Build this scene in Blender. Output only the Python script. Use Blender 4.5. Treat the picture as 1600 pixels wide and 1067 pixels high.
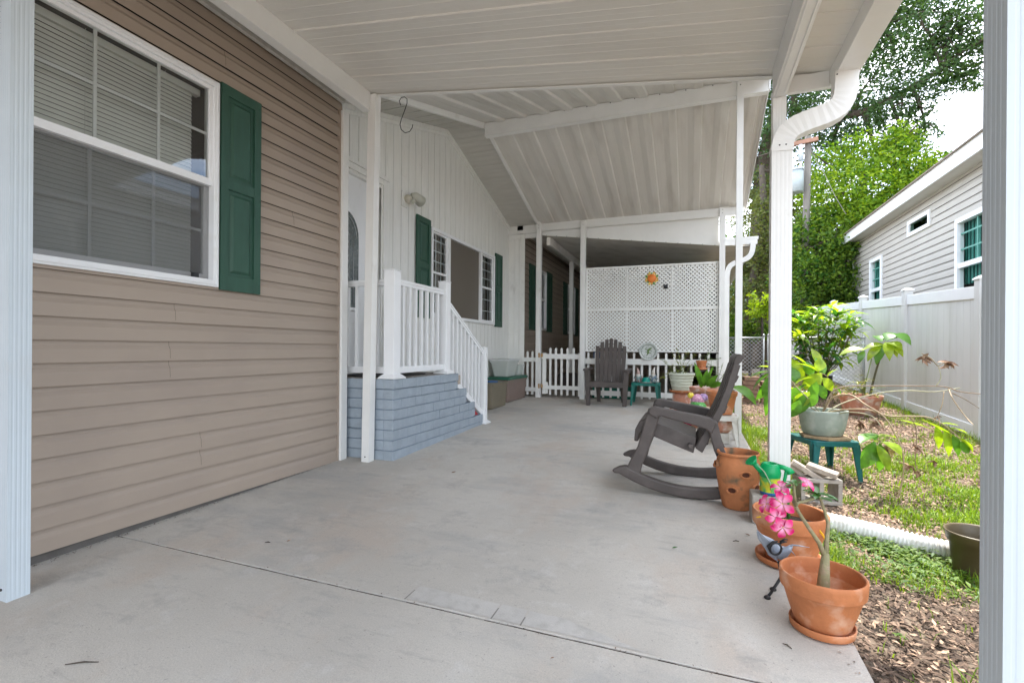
import bpy, math, random
from mathutils import Vector, Matrix, noise
random.seed(7)
R = math.radians
S = bpy.context.scene
for o in list(bpy.data.objects): bpy.data.objects.remove(o)

# ------------------------------------------------------------------ camera
H = 1.0
YAW = math.atan(280/755.0)
cam_d = bpy.data.cameras.new('camera'); cam = bpy.data.objects.new('camera', cam_d)
S.collection.objects.link(cam); S.camera = cam
cam_d.sensor_width = 36; cam_d.lens = 755/1600*36; cam_d.clip_start = .05; cam_d.clip_end = 600
cam_d.shift_y = 11.5/1600
cam.matrix_world = Matrix.Translation((0, 0, H)) @ Matrix.Rotation(YAW, 4, 'Z') @ Matrix.Rotation(R(90), 4, 'X') @ Matrix.Rotation(R(.42), 4, 'Z')
S.render.resolution_x = 1024; S.render.resolution_y = 682

# ------------------------------------------------------------------ world, sun, exposure
SUN_EL, SUN_AZ = 62, 8      # azimuth from +Y towards +X
w = bpy.data.worlds.new('World'); S.world = w; w.use_nodes = True
nt = w.node_tree; N = nt.nodes; L = nt.links
for n in list(N): N.remove(n)
wo = N.new('ShaderNodeOutputWorld'); bg = N.new('ShaderNodeBackground'); sky = N.new('ShaderNodeTexSky')
sky.sky_type = 'NISHITA'; sky.sun_disc = False; sky.sun_elevation = R(SUN_EL); sky.sun_rotation = R(SUN_AZ)
sky.air_density = 1.0; sky.dust_density = 1.6
tc = N.new('ShaderNodeTexCoord'); mp = N.new('ShaderNodeMapping'); mp.inputs['Scale'].default_value = (1.3, 1.3, 3.2)
nz = N.new('ShaderNodeTexNoise'); nz.inputs['Scale'].default_value = 2.1; nz.inputs['Detail'].default_value = 9; nz.inputs['Roughness'].default_value = .58
rp = N.new('ShaderNodeValToRGB'); rp.color_ramp.elements[0].position = .40; rp.color_ramp.elements[1].position = .62
mx = N.new('ShaderNodeMixRGB'); mx.inputs[2].default_value = (8.3, 8.6, 9.0, 1)
L.new(tc.outputs['Generated'], mp.inputs[0]); L.new(mp.outputs[0], nz.inputs['Vector']); L.new(nz.outputs[0], rp.inputs[0])
L.new(rp.outputs[0], mx.inputs[0]); L.new(sky.outputs[0], mx.inputs[1]); L.new(mx.outputs[0], bg.inputs[0])
bg.inputs[1].default_value = .15; L.new(bg.outputs[0], wo.inputs[0])
sd = bpy.data.lights.new('sun', 'SUN'); sun = bpy.data.objects.new('sun', sd); S.collection.objects.link(sun)
sd.energy = 2.1; sd.angle = R(.6); sd.color = (1, .95, .86)
sv = Vector((math.sin(R(SUN_AZ))*math.cos(R(SUN_EL)), math.cos(R(SUN_AZ))*math.cos(R(SUN_EL)), math.sin(R(SUN_EL))))
sun.rotation_euler = sv.to_track_quat('Z', 'Y').to_euler(); sun.location = (0, 0, 30)
S.view_settings.view_transform = 'Standard'; S.view_settings.look = 'None'; S.view_settings.gamma = 1
S.view_settings.exposure = 2.08
S.cycles.max_bounces = 10; S.cycles.diffuse_bounces = 6; S.cycles.transparent_max_bounces = 24

# ------------------------------------------------------------------ materials
def _m(name):
    m = bpy.data.materials.new(name); m.use_nodes = True; nt = m.node_tree
    for n in list(nt.nodes): nt.nodes.remove(n)
    o = nt.nodes.new('ShaderNodeOutputMaterial'); return m, nt, o
def lin(c): return tuple(c) + (1,)
def pbr(name, col, rough=.6, var=.12, scale=6, bump=0., bscale=40, col2=None, lo=.45, hi=.7, spec=.4, stretch=(1,1,1), metal=0, coat=0, island=0, det=6):
    """base colour, mottled by noise; col2 = second colour in patches; bump = fine relief; island = per-piece variation"""
    m, nt, o = _m(name); N = nt.nodes; L = nt.links
    b = N.new('ShaderNodeBsdfPrincipled'); L.new(b.outputs[0], o.inputs[0])
    tc = N.new('ShaderNodeTexCoord'); mp = N.new('ShaderNodeMapping'); mp.inputs['Scale'].default_value = stretch
    L.new(tc.outputs['Object'], mp.inputs[0])
    nz = N.new('ShaderNodeTexNoise'); nz.inputs['Scale'].default_value = scale; nz.inputs['Detail'].default_value = det; nz.inputs['Roughness'].default_value = .62
    L.new(mp.outputs[0], nz.inputs['Vector'])
    c1 = N.new('ShaderNodeMixRGB'); c1.inputs[1].default_value = lin([max(0, x*(1-var)) for x in col]); c1.inputs[2].default_value = lin([min(1, x*(1+var)) for x in col])
    r0 = N.new('ShaderNodeMapRange'); r0.inputs[1].default_value = .3; r0.inputs[2].default_value = .7
    L.new(nz.outputs[0], r0.inputs[0]); L.new(r0.outputs[0], c1.inputs[0]); out = c1.outputs[0]
    if col2:
        n2 = N.new('ShaderNodeTexNoise'); n2.inputs['Scale'].default_value = scale*1.7; n2.inputs['Detail'].default_value = 8; L.new(mp.outputs[0], n2.inputs['Vector'])
        r2 = N.new('ShaderNodeMapRange'); r2.inputs[1].default_value = lo; r2.inputs[2].default_value = hi; L.new(n2.outputs[0], r2.inputs[0])
        c2 = N.new('ShaderNodeMixRGB'); c2.inputs[2].default_value = lin(col2); L.new(r2.outputs[0], c2.inputs[0]); L.new(out, c2.inputs[1]); out = c2.outputs[0]
    if island:
        g = N.new('ShaderNodeNewGeometry'); h = N.new('ShaderNodeHueSaturation'); mr = N.new('ShaderNodeMapRange')
        mr.inputs[3].default_value = 1-island; mr.inputs[4].default_value = 1+island
        L.new(g.outputs['Random Per Island'], mr.inputs[0]); L.new(mr.outputs[0], h.inputs['Value']); L.new(out, h.inputs['Color']); out = h.outputs[0]
    L.new(out, b.inputs['Base Color']); b.inputs['Roughness'].default_value = rough; b.inputs['Metallic'].default_value = metal
    b.inputs['Specular IOR Level'].default_value = spec; b.inputs['Coat Weight'].default_value = coat
    if bump:
        n3 = N.new('ShaderNodeTexNoise'); n3.inputs['Scale'].default_value = bscale; n3.inputs['Detail'].default_value = 5; L.new(mp.outputs[0], n3.inputs['Vector'])
        bp = N.new('ShaderNodeBump'); bp.inputs['Strength'].default_value = bump; bp.inputs['Distance'].default_value = .01
        L.new(n3.outputs[0], bp.inputs['Height']); L.new(bp.outputs[0], b.inputs['Normal'])
    return m
def leafmat(name, col, col2, trans=.4, rough=.45, tcol=None, spec=.3, nscale=.7):
    """leaf: colour differs leaf by leaf, light passes through"""
    m, nt, o = _m(name); N = nt.nodes; L = nt.links
    g = N.new('ShaderNodeNewGeometry'); cr = N.new('ShaderNodeMixRGB'); cr.inputs[1].default_value = lin(col); cr.inputs[2].default_value = lin(col2)
    L.new(g.outputs['Random Per Island'], cr.inputs[0])
    tc = N.new('ShaderNodeTexCoord'); nz = N.new('ShaderNodeTexNoise'); nz.inputs['Scale'].default_value = nscale; nz.inputs['Detail'].default_value = 4; L.new(tc.outputs['Object'], nz.inputs['Vector'])
    mr = N.new('ShaderNodeMapRange'); mr.inputs[1].default_value = .3; mr.inputs[2].default_value = .7; mr.inputs[3].default_value = .7; mr.inputs[4].default_value = 1.35; L.new(nz.outputs[0], mr.inputs[0])
    hs = N.new('ShaderNodeHueSaturation'); L.new(cr.outputs[0], hs.inputs['Color']); L.new(mr.outputs[0], hs.inputs['Value'])
    b = N.new('ShaderNodeBsdfPrincipled'); b.inputs['Roughness'].default_value = rough; b.inputs['Specular IOR Level'].default_value = spec
    L.new(hs.outputs[0], b.inputs['Base Color'])
    t = N.new('ShaderNodeBsdfTranslucent'); h2 = N.new('ShaderNodeMixRGB'); h2.blend_type = 'MULTIPLY'; h2.inputs[0].default_value = 1
    h2.inputs[2].default_value = lin(tcol or (1.9, 1.8, .55)); L.new(hs.outputs[0], h2.inputs[1]); L.new(h2.outputs[0], t.inputs[0])
    mx = N.new('ShaderNodeMixShader'); mx.inputs[0].default_value = trans; L.new(b.outputs[0], mx.inputs[1]); L.new(t.outputs[0], mx.inputs[2]); L.new(mx.outputs[0], o.inputs[0])
    return m
def glassmat(name, tint=(.9,.93,.92), base=.04, rough=.02, ior=1.5):
    m, nt, o = _m(name); N = nt.nodes; L = nt.links
    t = N.new('ShaderNodeBsdfTransparent'); t.inputs[0].default_value = lin(tint)
    g = N.new('ShaderNodeBsdfGlossy'); g.inputs['Roughness'].default_value = rough; g.inputs[0].default_value = (1,1,1,1)
    f = N.new('ShaderNodeFresnel'); f.inputs[0].default_value = ior
    a = N.new('ShaderNodeMath'); a.operation = 'ADD'; a.inputs[1].default_value = base; L.new(f.outputs[0], a.inputs[0])
    mx = N.new('ShaderNodeMixShader'); L.new(a.outputs[0], mx.inputs[0]); L.new(t.outputs[0], mx.inputs[1]); L.new(g.outputs[0], mx.inputs[2]); L.new(mx.outputs[0], o.inputs[0])
    return m
def screenmat(name, col, op):
    m, nt, o = _m(name); N = nt.nodes; L = nt.links
    t = N.new('ShaderNodeBsdfTransparent'); d = N.new('ShaderNodeBsdfDiffuse'); d.inputs[0].default_value = lin(col)
    mx = N.new('ShaderNodeMixShader'); mx.inputs[0].default_value = op; L.new(t.outputs[0], mx.inputs[1]); L.new(d.outputs[0], mx.inputs[2]); L.new(mx.outputs[0], o.inputs[0])
    return m
def concretemat():
    m, nt, o = _m('concrete'); N = nt.nodes; L = nt.links
    b = N.new('ShaderNodeBsdfPrincipled'); L.new(b.outputs[0], o.inputs[0]); b.inputs['Roughness'].default_value = .85; b.inputs['Specular IOR Level'].default_value = .25
    tc = N.new('ShaderNodeTexCoord')
    def nz(s, d=6, r=.6, st=(1,1,1)):
        mp = N.new('ShaderNodeMapping'); mp.inputs['Scale'].default_value = st; L.new(tc.outputs['Object'], mp.inputs[0])
        n = N.new('ShaderNodeTexNoise'); n.inputs['Scale'].default_value = s; n.inputs['Detail'].default_value = d; n.inputs['Roughness'].default_value = r; L.new(mp.outputs[0], n.inputs['Vector']); return n
    def rng(src, a, b_, c, d):
        r = N.new('ShaderNodeMapRange'); r.inputs[1].default_value = a; r.inputs[2].default_value = b_; r.inputs[3].default_value = c; r.inputs[4].default_value = d; L.new(src, r.inputs[0]); return r.outputs[0]
    def mix(f, a, b_, bt='MIX'):
        x = N.new('ShaderNodeMixRGB'); x.blend_type = bt
        for i, v in ((0, f), (1, a), (2, b_)):
            if hasattr(v, 'links'): L.new(v, x.inputs[i])
            else: x.inputs[i].default_value = v if i == 0 else lin(v)
        return x.outputs[0]
    c = mix(rng(nz(.8, 4).outputs[0], .4, .6, 0, 1), (.50, .468, .42), (.60, .565, .51))
    c = mix(rng(nz(1.3, 8, .65, (1, .6, 1)).outputs[0], .50, .62, 0, .5), c, (.52, .42, .34))
    c = mix(rng(nz(.8, 10, .72, (.7, 1.5, 1)).outputs[0], .51, .62, 0, .55), c, (.37, .365, .36))
    c = mix(rng(nz(3.2, 10, .75).outputs[0], .545, .66, 0, .5), c, (.33, .315, .30))
    c = mix(rng(nz(9, 6, .7, (.5, 2, 1)).outputs[0], .56, .68, 0, .3), c, (.30, .285, .27))
    c = mix(rng(nz(6, 8, .7).outputs[0], .56, .68, 0, .35), c, (.66, .645, .62))
    c = mix(rng(nz(60, 3, .8).outputs[0], .63, .70, 0, .6), c, (.22, .20, .18))
    c = mix(rng(nz(210, 3, .8).outputs[0], .38, .62, 0, .34), c, (.28, .27, .255))
    L.new(c, b.inputs['Base Color'])
    bp = N.new('ShaderNodeBump'); bp.inputs['Strength'].default_value = .35; bp.inputs['Distance'].default_value = .004; L.new(nz(160, 5).outputs[0], bp.inputs['Height']); L.new(bp.outputs[0], b.inputs['Normal'])
    return m
M = dict(
 siding=pbr('tan_siding', (.37,.303,.246), .55, .035, 1.2, .05, 220, stretch=(1,.6,1), col2=(.33,.27,.225), lo=.5, hi=.75),
 siding2=pbr('grey_siding', (.44,.41,.365), .6, .05, 2, .1, 60),
 white=pbr('white_paint', (.76,.76,.74), .45, .04, 5, .05, 30, col2=(.60,.58,.53), lo=.62, hi=.9),
 wood=pbr('white_board', (.80,.80,.77), .55, .05, 4, .25, 24, stretch=(1,6,.6), col2=(.60,.59,.55), lo=.6, hi=.85),
 alu=pbr('white_aluminium', (.78,.78,.76), .38, .04, 3, .03, 20, col2=(.62,.60,.54), lo=.66, hi=.9),
 post_skytint=pbr('skylit_tint_aluminium', (.54,.60,.64), .38, .03, 3, .02, 20, col2=(.52,.55,.56), lo=.62, hi=.9),  # near posts only: cool tone of open sky light put into the colour
 ceil=pbr('roof_pan', (.71,.69,.645), .45, .02, .9, .015, 12, stretch=(.6,1.6,1), col2=(.63,.60,.555), lo=.5, hi=.8),
 ceil2=pbr('gable_pan', (.69,.67,.63), .5, .03, 1.2, .02, 12, stretch=(3,.5,.5), col2=(.56,.53,.49), lo=.5, hi=.75),
 ceil3=pbr('rear_pan', (.74,.71,.66), .55, .05, 2, col2=(.6,.57,.52)),
 soffit=pbr('soffit', (.55,.54,.50), .6, .06, 4, stretch=(1,5,1)),
 vinyl=pbr('vinyl_white', (.82,.83,.84), .35, .025, 4, .02, 20, col2=(.70,.70,.66), lo=.66, hi=.9),
 fence=pbr('fence_vinyl', (.67,.67,.655), .45, .05, 1.4, col2=(.55,.55,.51), lo=.5, hi=.85, stretch=(1,2,.4)),
 green=pbr('green_shutter', (.030,.088,.060), .5, .12, 8, .15, 50, stretch=(1,3,.5)),
 greenlt=pbr('green_shutter_edge', (.05,.17,.11), .5, .1),
 concrete=concretemat(),
 brick=pbr('blue_brick_paint', (.31,.36,.41), .6, .09, 7, .5, 18, col2=(.35,.40,.45), lo=.52, hi=.8),
 brickd=pbr('brick_mortar_paint', (.20,.25,.31), .7, .1),
 glass=glassmat('window_glass', base=.05),
 glassd=glassmat('dark_glass', (.5,.53,.52), base=.08),
 screen=screenmat('insect_screen', (.16,.16,.16), .5),
 tanscreen=screenmat('sun_screen', (.24,.21,.175), .62),
 dark=pbr('dark_room', (.03,.03,.03), .9),
 room=pbr('room_wall', (.25,.24,.22), .9),
 blind=pbr('blind_slat', (.80,.81,.78), .5, .04),
 tealblind=pbr('teal_curtain', (.04,.21,.17), .7, .15, 12, stretch=(1,8,.3)), tealbar=pbr('teal_bar', (.16,.40,.34), .5),
 black=pbr('black_metal', (.02,.02,.022), .4, .2, 20),
 brass=pbr('rusty_hinge', (.42,.24,.08), .6, .3, 60, col2=(.65,.6,.5), lo=.5, hi=.7),
 chair=pbr('brown_resin', (.082,.068,.062), .5, .10, 6, .12, 90, col2=(.12,.10,.09), lo=.5, hi=.8),
 terra=pbr('terracotta', (.50,.18,.07), .72, .2, 7, .2, 60, col2=(.66,.40,.27), lo=.52, hi=.74, det=9),
 terra_stain=pbr('stained_terracotta', (.52,.20,.08), .8, .2, 6, .2, 50, col2=(.13,.10,.06), lo=.56, hi=.72),
 terra_pale=pbr('limed_terracotta', (.52,.24,.16), .85, .2, 8, .2, 40, col2=(.68,.55,.48), lo=.48, hi=.66),
 soil=pbr('potting_soil', (.05,.035,.025), .95, .4, 40, .8, 60),
 greyplastic=pbr('grey_green_pot', (.30,.345,.30), .7, .12, 7, .2, 40, col2=(.46,.48,.44), lo=.5, hi=.8),
 creampot=pbr('pale_green_pot', (.58,.61,.50), .5, .06, 8),
 greenplastic=pbr('dark_green_resin', (.0,.14,.11), .4, .15, 10),
 tealplastic=pbr('teal_resin', (.01,.13,.13), .42, .2, 8),
 wcan=pbr('green_can', (.0,.32,.10), .35, .08),
 whiteplastic=pbr('dirty_white_resin', (.62,.60,.55), .5, .1, 6, .1, 30, col2=(.42,.38,.31), lo=.5, hi=.8),
 steel=pbr('galvanised', (.45,.46,.47), .45, .15, 20, metal=.6),
 birdmetal=pbr('bird_metal', (.26,.29,.34), .45, .2, 14, .2, 40, metal=.35, col2=(.4,.43,.48), lo=.5, hi=.7),
 pipe=pbr('corrugated_pipe', (.72,.71,.68), .5, .08, 9, col2=(.40,.36,.28), lo=.52, hi=.75),
 block=pbr('concrete_block', (.36,.33,.29), .9, .2, 18, .6, 50),
 oldbrick=pbr('old_paver', (.42,.36,.30), .9, .2, 12, .5, 40, col2=(.58,.52,.45), lo=.5, hi=.7, island=.15),
 redbrick=pbr('weathered_brick', (.30,.19,.13), .9, .25, 12, .5, 40, island=.2),
 board=pbr('weathered_board', (.42,.29,.17), .8, .2, 8, .3, 30, stretch=(1,8,1)),
 bark=pbr('oak_bark', (.085,.068,.052), .95, .35, 5, 1, 14, stretch=(3,3,.7)),
 stem=pbr('pale_stem', (.36,.30,.20), .7, .2, 20),
 stemg=pbr('green_stem', (.17,.22,.08), .6, .2, 20),
 pole=pbr('weathered_pole', (.17,.155,.135), .9, .2, 4, .6, 20, stretch=(4,4,.4)),
 shingle=pbr('roof_shingle', (.20,.165,.13), .95, .25, 14, .4, 40),
 ground=pbr('sandy_soil', (.20,.155,.115), .95, .25, 5, 1, 35, col2=(.13,.095,.07), lo=.48, hi=.62),
 land=pbr('far_lawn', (.16,.17,.06), .95, .25, 2, 1, 20, col2=(.24,.18,.11), lo=.45, hi=.6),
 litter=pbr('leaf_litter', (.34,.235,.165), .85, .2, 9, .2, 60, island=.5),
 litterd=pbr('dark_mulch', (.115,.078,.056), .9, .25, 9, .2, 60, island=.65),
 grass=leafmat('grass_blade', (.10,.20,.02), (.24,.34,.04), .35, .5),
 weed=leafmat('weed_leaf', (.05,.13,.025), (.17,.26,.04), .35, .5),
)

# ------------------------------------------------------------------ mesh builder
ORG = {}
class MB:
    def __init__(s): s.v = []; s.f = []; s.m = []; s.mi = 0; s.sm = []
    def add(s, vs, fs, smooth=False):
        b = len(s.v); s.v += [tuple(q) for q in vs]
        for f in fs: s.f.append([b+i for i in f]); s.m.append(s.mi); s.sm.append(smooth)
        return s
    def use(s, i): s.mi = i; return s
    def box(s, x0, x1, y0, y1, z0, z1, mat=None):
        vs = [(x, y, z) for z in (z0, z1) for y in (y0, y1) for x in (x0, x1)]
        if mat is not None: vs = [mat @ Vector(q) for q in vs]
        return s.add(vs, [(0,2,3,1),(4,5,7,6),(0,1,5,4),(2,6,7,3),(0,4,6,2),(1,3,7,5)])
    def hexa(s, vs): return s.add(vs, [(0,2,3,1),(4,5,7,6),(0,1,5,4),(2,6,7,3),(0,4,6,2),(1,3,7,5)])
    def bar(s, a, b, wx, wz, up=(0,0,1), w2=None, z2=None):
        a, b = Vector(a), Vector(b); d = (b-a).normalized(); u = Vector(up); x = d.cross(u)
        if x.length < 1e-4: x = d.cross(Vector((0,1,0)))
        x.normalize(); u = x.cross(d).normalized(); vs = []
        for p, k, q in ((a, wx, wz), (b, w2 or wx, z2 or wz)):
            for (i, j) in ((-1,-1),(1,-1),(1,1),(-1,1)): vs.append(p + x*(i*k/2) + u*(j*q/2))
        return s.add(vs, [(3,2,1,0),(4,5,6,7),(0,1,5,4),(1,2,6,5),(2,3,7,6),(3,0,4,7)])
    def prism(s, poly, fn, a, b, smooth=False):
        """poly = list of 2-D points; fn(p, q, t) -> world point; extruded from t=a to t=b"""
        n = len(poly); vs = [fn(p, q, a) for p, q in poly] + [fn(p, q, b) for p, q in poly]
        s.add(vs, [tuple(range(n))[::-1], tuple(range(n, 2*n))]); 
        b0 = len(s.v) - 2*n
        for i in range(n): s.f.append([b0+i, b0+(i+1) % n, b0+n+(i+1) % n, b0+n+i]); s.m.append(s.mi); s.sm.append(smooth)
        return s
    def tube(s, pts, rad, n=10, cap=True, sx=1., up=None):
        pts = [Vector(p) for p in pts]; k = len(pts)
        rad = [rad]*k if not hasattr(rad, '__len__') else rad
        vs = []; ref = Vector(up) if up else Vector((0,0,1))
        prev = None
        for i, p in enumerate(pts):
            d = (pts[min(i+1,k-1)] - pts[max(i-1,0)])
            d = d.normalized() if d.length > 1e-9 else Vector((0,0,1))
            if prev is None:
                x = d.cross(ref)
                if x.length < .05: x = d.cross(Vector((0,1,0)))
            else: x = prev - d*prev.dot(d)
            x.normalize(); prev = x; y = d.cross(x)
            for j in range(n):
                t = 2*math.pi*j/n; vs.append(p + (x*math.cos(t)*sx + y*math.sin(t))*rad[i])
        fs = [(i*n+j, i*n+(j+1) % n, (i+1)*n+(j+1) % n, (i+1)*n+j) for i in range(k-1) for j in range(n)]
        s.add(vs, fs, True)
        if cap: s.add([], []); b0 = len(s.v)-k*n; s.f.append([b0+j for j in range(n)][::-1]); s.m.append(s.mi); s.sm.append(False); s.f.append([b0+(k-1)*n+j for j in range(n)]); s.m.append(s.mi); s.sm.append(False)
        return s
    def lathe(s, prof, c=(0,0,0), n=40, smooth=True, wob=0, sq=0):
        vs = []
        for r, z in prof:
            for j in range(n):
                t = 2*math.pi*j/n; rr = r*(1+wob*math.sin(3*t+1)+wob*.6*math.sin(5*t))
                vs.append((c[0]+rr*math.cos(t), c[1]+rr*math.sin(t), c[2]+z))
        k = len(prof); s.add(vs, [(i*n+j, i*n+(j+1) % n, (i+1)*n+(j+1) % n, (i+1)*n+j) for i in range(k-1) for j in range(n)], smooth)
        return s
    def disc(s, r, c, n=32, up=True):
        vs = [(c[0]+r*math.cos(2*math.pi*j/n), c[1]+r*math.sin(2*math.pi*j/n), c[2]) for j in range(n)]
        return s.add(vs, [tuple(range(n)) if up else tuple(range(n))[::-1]])
    def ball(s, c, r, n=14, k=9, sc=(1,1,1), rot=None):
        vs = []
        for i in range(k+1):
            p = math.pi*i/k
            for j in range(n):
                t = 2*math.pi*j/n; q = Vector((r*sc[0]*math.sin(p)*math.cos(t), r*sc[1]*math.sin(p)*math.sin(t), r*sc[2]*math.cos(p)))
                if rot: q = rot @ q
                vs.append(Vector(c)+q)
        return s.add(vs, [(i*n+j, (i+1)*n+j, (i+1)*n+(j+1) % n, i*n+(j+1) % n) for i in range(k) for j in range(n)], True)
    def leaf(s, p, d, nrm, ln, wd, bend=.25, seg=3, fold=.15, tip=0):
        """one leaf: a folded, drooping blade starting at p"""
        p, d, nrm = Vector(p), Vector(d).normalized(), Vector(nrm)
        sd_ = d.cross(nrm)
        if sd_.length < 1e-3: sd_ = d.cross(Vector((1,0,0)))
        sd_.normalize(); up = sd_.cross(d).normalized(); vs = []; q = p.copy(); dd = d.copy()
        prof = {2: (0,1,0), 3: (.12,1,.75,0), 4: (.1,.8,1,.65,0), 6: (.06,.62,.95,1,.82,.45,0)}[seg]
        for i in range(seg+1):
            wv = wd*.5*prof[i]; vs += [q - sd_*wv + up*wv*fold*2, q, q + sd_*wv + up*wv*fold*2]
            dd = (dd - up*bend*(1.0/seg)*2*(.3+i/seg)).normalized(); q = q + dd*(ln/seg)
        fs = []
        for i in range(seg):
            a = i*3; fs += [(a, a+1, a+4, a+3), (a+1, a+2, a+5, a+4)]
        return s.add(vs, fs, True)
def mesh_obj(name, mb, mats, loc):
    me = bpy.data.meshes.new(name); lx, ly, lz = loc
    me.from_pydata([(x-lx, y-ly, z-lz) for x, y, z in mb.v], [], mb.f)
    for m in (mats if isinstance(mats, (list, tuple)) else [mats]): me.materials.append(M[m] if isinstance(m, str) else m)
    me.polygons.foreach_set('material_index', mb.m); me.polygons.foreach_set('use_smooth', mb.sm); me.update()
    return bpy.data.objects.new(name, me)
def part(name, mb, mats, parent, label=None, bevel=0, stuff=False):
    o = mesh_obj(name, mb, mats, ORG[parent.name]); S.collection.objects.link(o); o.parent = parent; ORG[o.name] = ORG[parent.name]
    if label: o['label'] = label
    if bevel: _bev(o, bevel)
    if stuff: o['kind'] = 'stuff'
    return o
def _bev(o, wd):
    b = o.modifiers.new('bevel', 'BEVEL'); b.width = wd; b.segments = 2; b.limit_method = 'ANGLE'; b.angle_limit = R(35); b.harden_normals = False
def tagit(o, label, cat, group=None, kind=None):
    if label: o['label'] = label
    if cat: o['category'] = cat
    if group: o['group'] = group
    if kind: o['kind'] = kind
    return o
def thing(name, loc, label, cat, group=None):
    o = bpy.data.objects.new(name, None); o.empty_display_size = .1; S.collection.objects.link(o); o.location = loc; ORG[o.name] = tuple(loc)
    return tagit(o, label, cat, group)
def solo(name, mb, mats, loc, label, cat, group=None, bevel=0, kind=None):
    o = mesh_obj(name, mb, mats, loc); S.collection.objects.link(o); o.location = loc; ORG[o.name] = tuple(loc)
    if bevel: _bev(o, bevel)
    return tagit(o, label, cat, group, kind)
def copy_tree(o, parent=None):
    c = o.copy(); S.collection.objects.link(c); c.parent = parent
    ORG[c.name] = ORG.get(o.name, (0,0,0))
    for ch in list(o.children): copy_tree(ch, c)
    return c

SL, Y0 = .0246, 3.3
def zs(y): return SL*(y-Y0)                                   # patio slab height
def zg(x, y):                                                # yard height
    yc = min(y, 14); a = SL*(yc-Y0)-.09; b = max(-.2, .05*(yc-7.9)); t = min(1, max(0, (x-.6)/.7))
    return a*(1-t)+b*t
# ------------------------------------------------------------------ ground, slab
XE = .545
def ground_sheet():
    mb = MB(); xs = [-300,-120,-40,-12,-5,XE-.02] + [XE+.15*i for i in range(1, 24)] + [5,7,10,16,30,60,120,300]
    ys = [-200,-60,-20,-8,-3] + [-1.5+.25*i for i in range(0, 62)] + [15,17,20,26,40,70,140,300]
    vs = [(x, y, zg(x, y) + (.018*noise.noise(Vector((x*2.2, y*2.2, 0))) if XE < x < 6 and 0 < y < 14 else 0) - (.0 if x > .5 else .05)) for y in ys for x in xs]
    n = len(xs); mb.add(vs, [(j*n+i, j*n+i+1, (j+1)*n+i+1, (j+1)*n+i) for j in range(len(ys)-1) for i in range(n-1)], True)
    solo('ground', mb, ['ground'], (0,0,0), 'bare sandy yard soil with mulch and thin grass', None, kind='structure')
ground_sheet()
J1 = lambda x: 1.736-.013*(x+2.94)        # first expansion joint
J2 = lambda x: 4.566-.012*(x+1.06)
def slab():
    mb = MB(); x0, x1 = -2.96, XE
    def pan(ya, yb):       # ya, yb functions of x
        g = .0085
        nx = 24; vs = []
        for k in range(nx+1):
            x = x0+(x1-x0)*k/nx; a, b = ya(x)+g*(.6+.5*noise.noise(Vector((x*9,1,0)))), yb(x)-g*(.6+.5*noise.noise(Vector((x*9,2,0))))
            vs += [(x, a, zs(a)-.14), (x, a, zs(a)-.002), (x, a+.003, zs(a)), (x, b-.003, zs(b)), (x, b, zs(b)-.002), (x, b, zs(b)-.14)]
        fs = [(i*6+j, (i+1)*6+j, (i+1)*6+j+1, i*6+j+1) for i in range(nx) for j in range(5)] + [(0,1,2,3,4,5), tuple(nx*6+q for q in (5,4,3,2,1,0))]
        mb.add(vs, fs)
    pan(lambda x: -.6, J1); pan(J1, J2); pan(J2, lambda x: 8.55); pan(lambda x: 8.55, lambda x: 14.6)
    pan(lambda x: -7.0, lambda x: -.6)
    mb.use(1); mb.box(x0, x1-.01, -6.9, 14.5, -.5, -.33)
    # thin dirt fill in the joints
    for J in (J1, J2):
        n = 60
        for k in range(n):
            xa, xb = x0+(x1-x0)*k/n, x0+(x1-x0)*(k+1)/n
            if noise.noise(Vector((xa*3, 5, 0))) > -.25: mb.box(xa, xb, J(xa)-.011, J(xa)+.011, zs(J(xa))-.03, zs(J(xa))-.004-.003*random.random())
    # thin patch of newer concrete along the first joint, cut into three
    pm_ = []
    for xa, xb in ((-1.10, -.72), (-.712, -.60), (-.592, -.10)):
        mb.use(2); n = 14; top = []; bot = []
        for k in range(n+1):
            x = xa+(xb-xa)*k/n; yb_ = J1(x)+.018; yt = J1(x)+.125+.03*(x+1.1)*-.6+.006*noise.noise(Vector((x*14, 8, 0)))-(.10*max(0, (x+.45)/.35) if x > -.45 else 0)
            bot.append((x, yb_, zs(yb_)+.0015)); top.append((x, max(yt, yb_+.004), zs(yt)+.0015))
        mb.add(bot+top, [(k, k+1, n+2+k, n+1+k) for k in range(n)])
    mb.use(3)
    for (xa, d0, d1) in ((-1.106, .012, .12), (-.716, .012, .115), (-.596, .012, .07)): mb.box(xa-.0025, xa+.0025, J1(xa)+d0, J1(xa)+d1, zs(J1(xa))+.0005, zs(J1(xa))+.0022)
    solo('patio', mb, ['concrete', 'soil', pbr('patch_concrete', (.50,.48,.45), .85, .08, 8, .3, 160, col2=(.42,.40,.37), lo=.48, hi=.66), 'room'], (0,0,0), 'long pale concrete patio slab with a cracked joint running across it', None, kind='structure')
slab()
# driveway and street behind the camera so that light bounces as it does there
mb = MB(); mb.box(-9, 3.2, -30, -7.02, -.42, -.33); solo('driveway', mb, ['concrete'], (0,0,0), 'concrete driveway', None, kind='structure')

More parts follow.
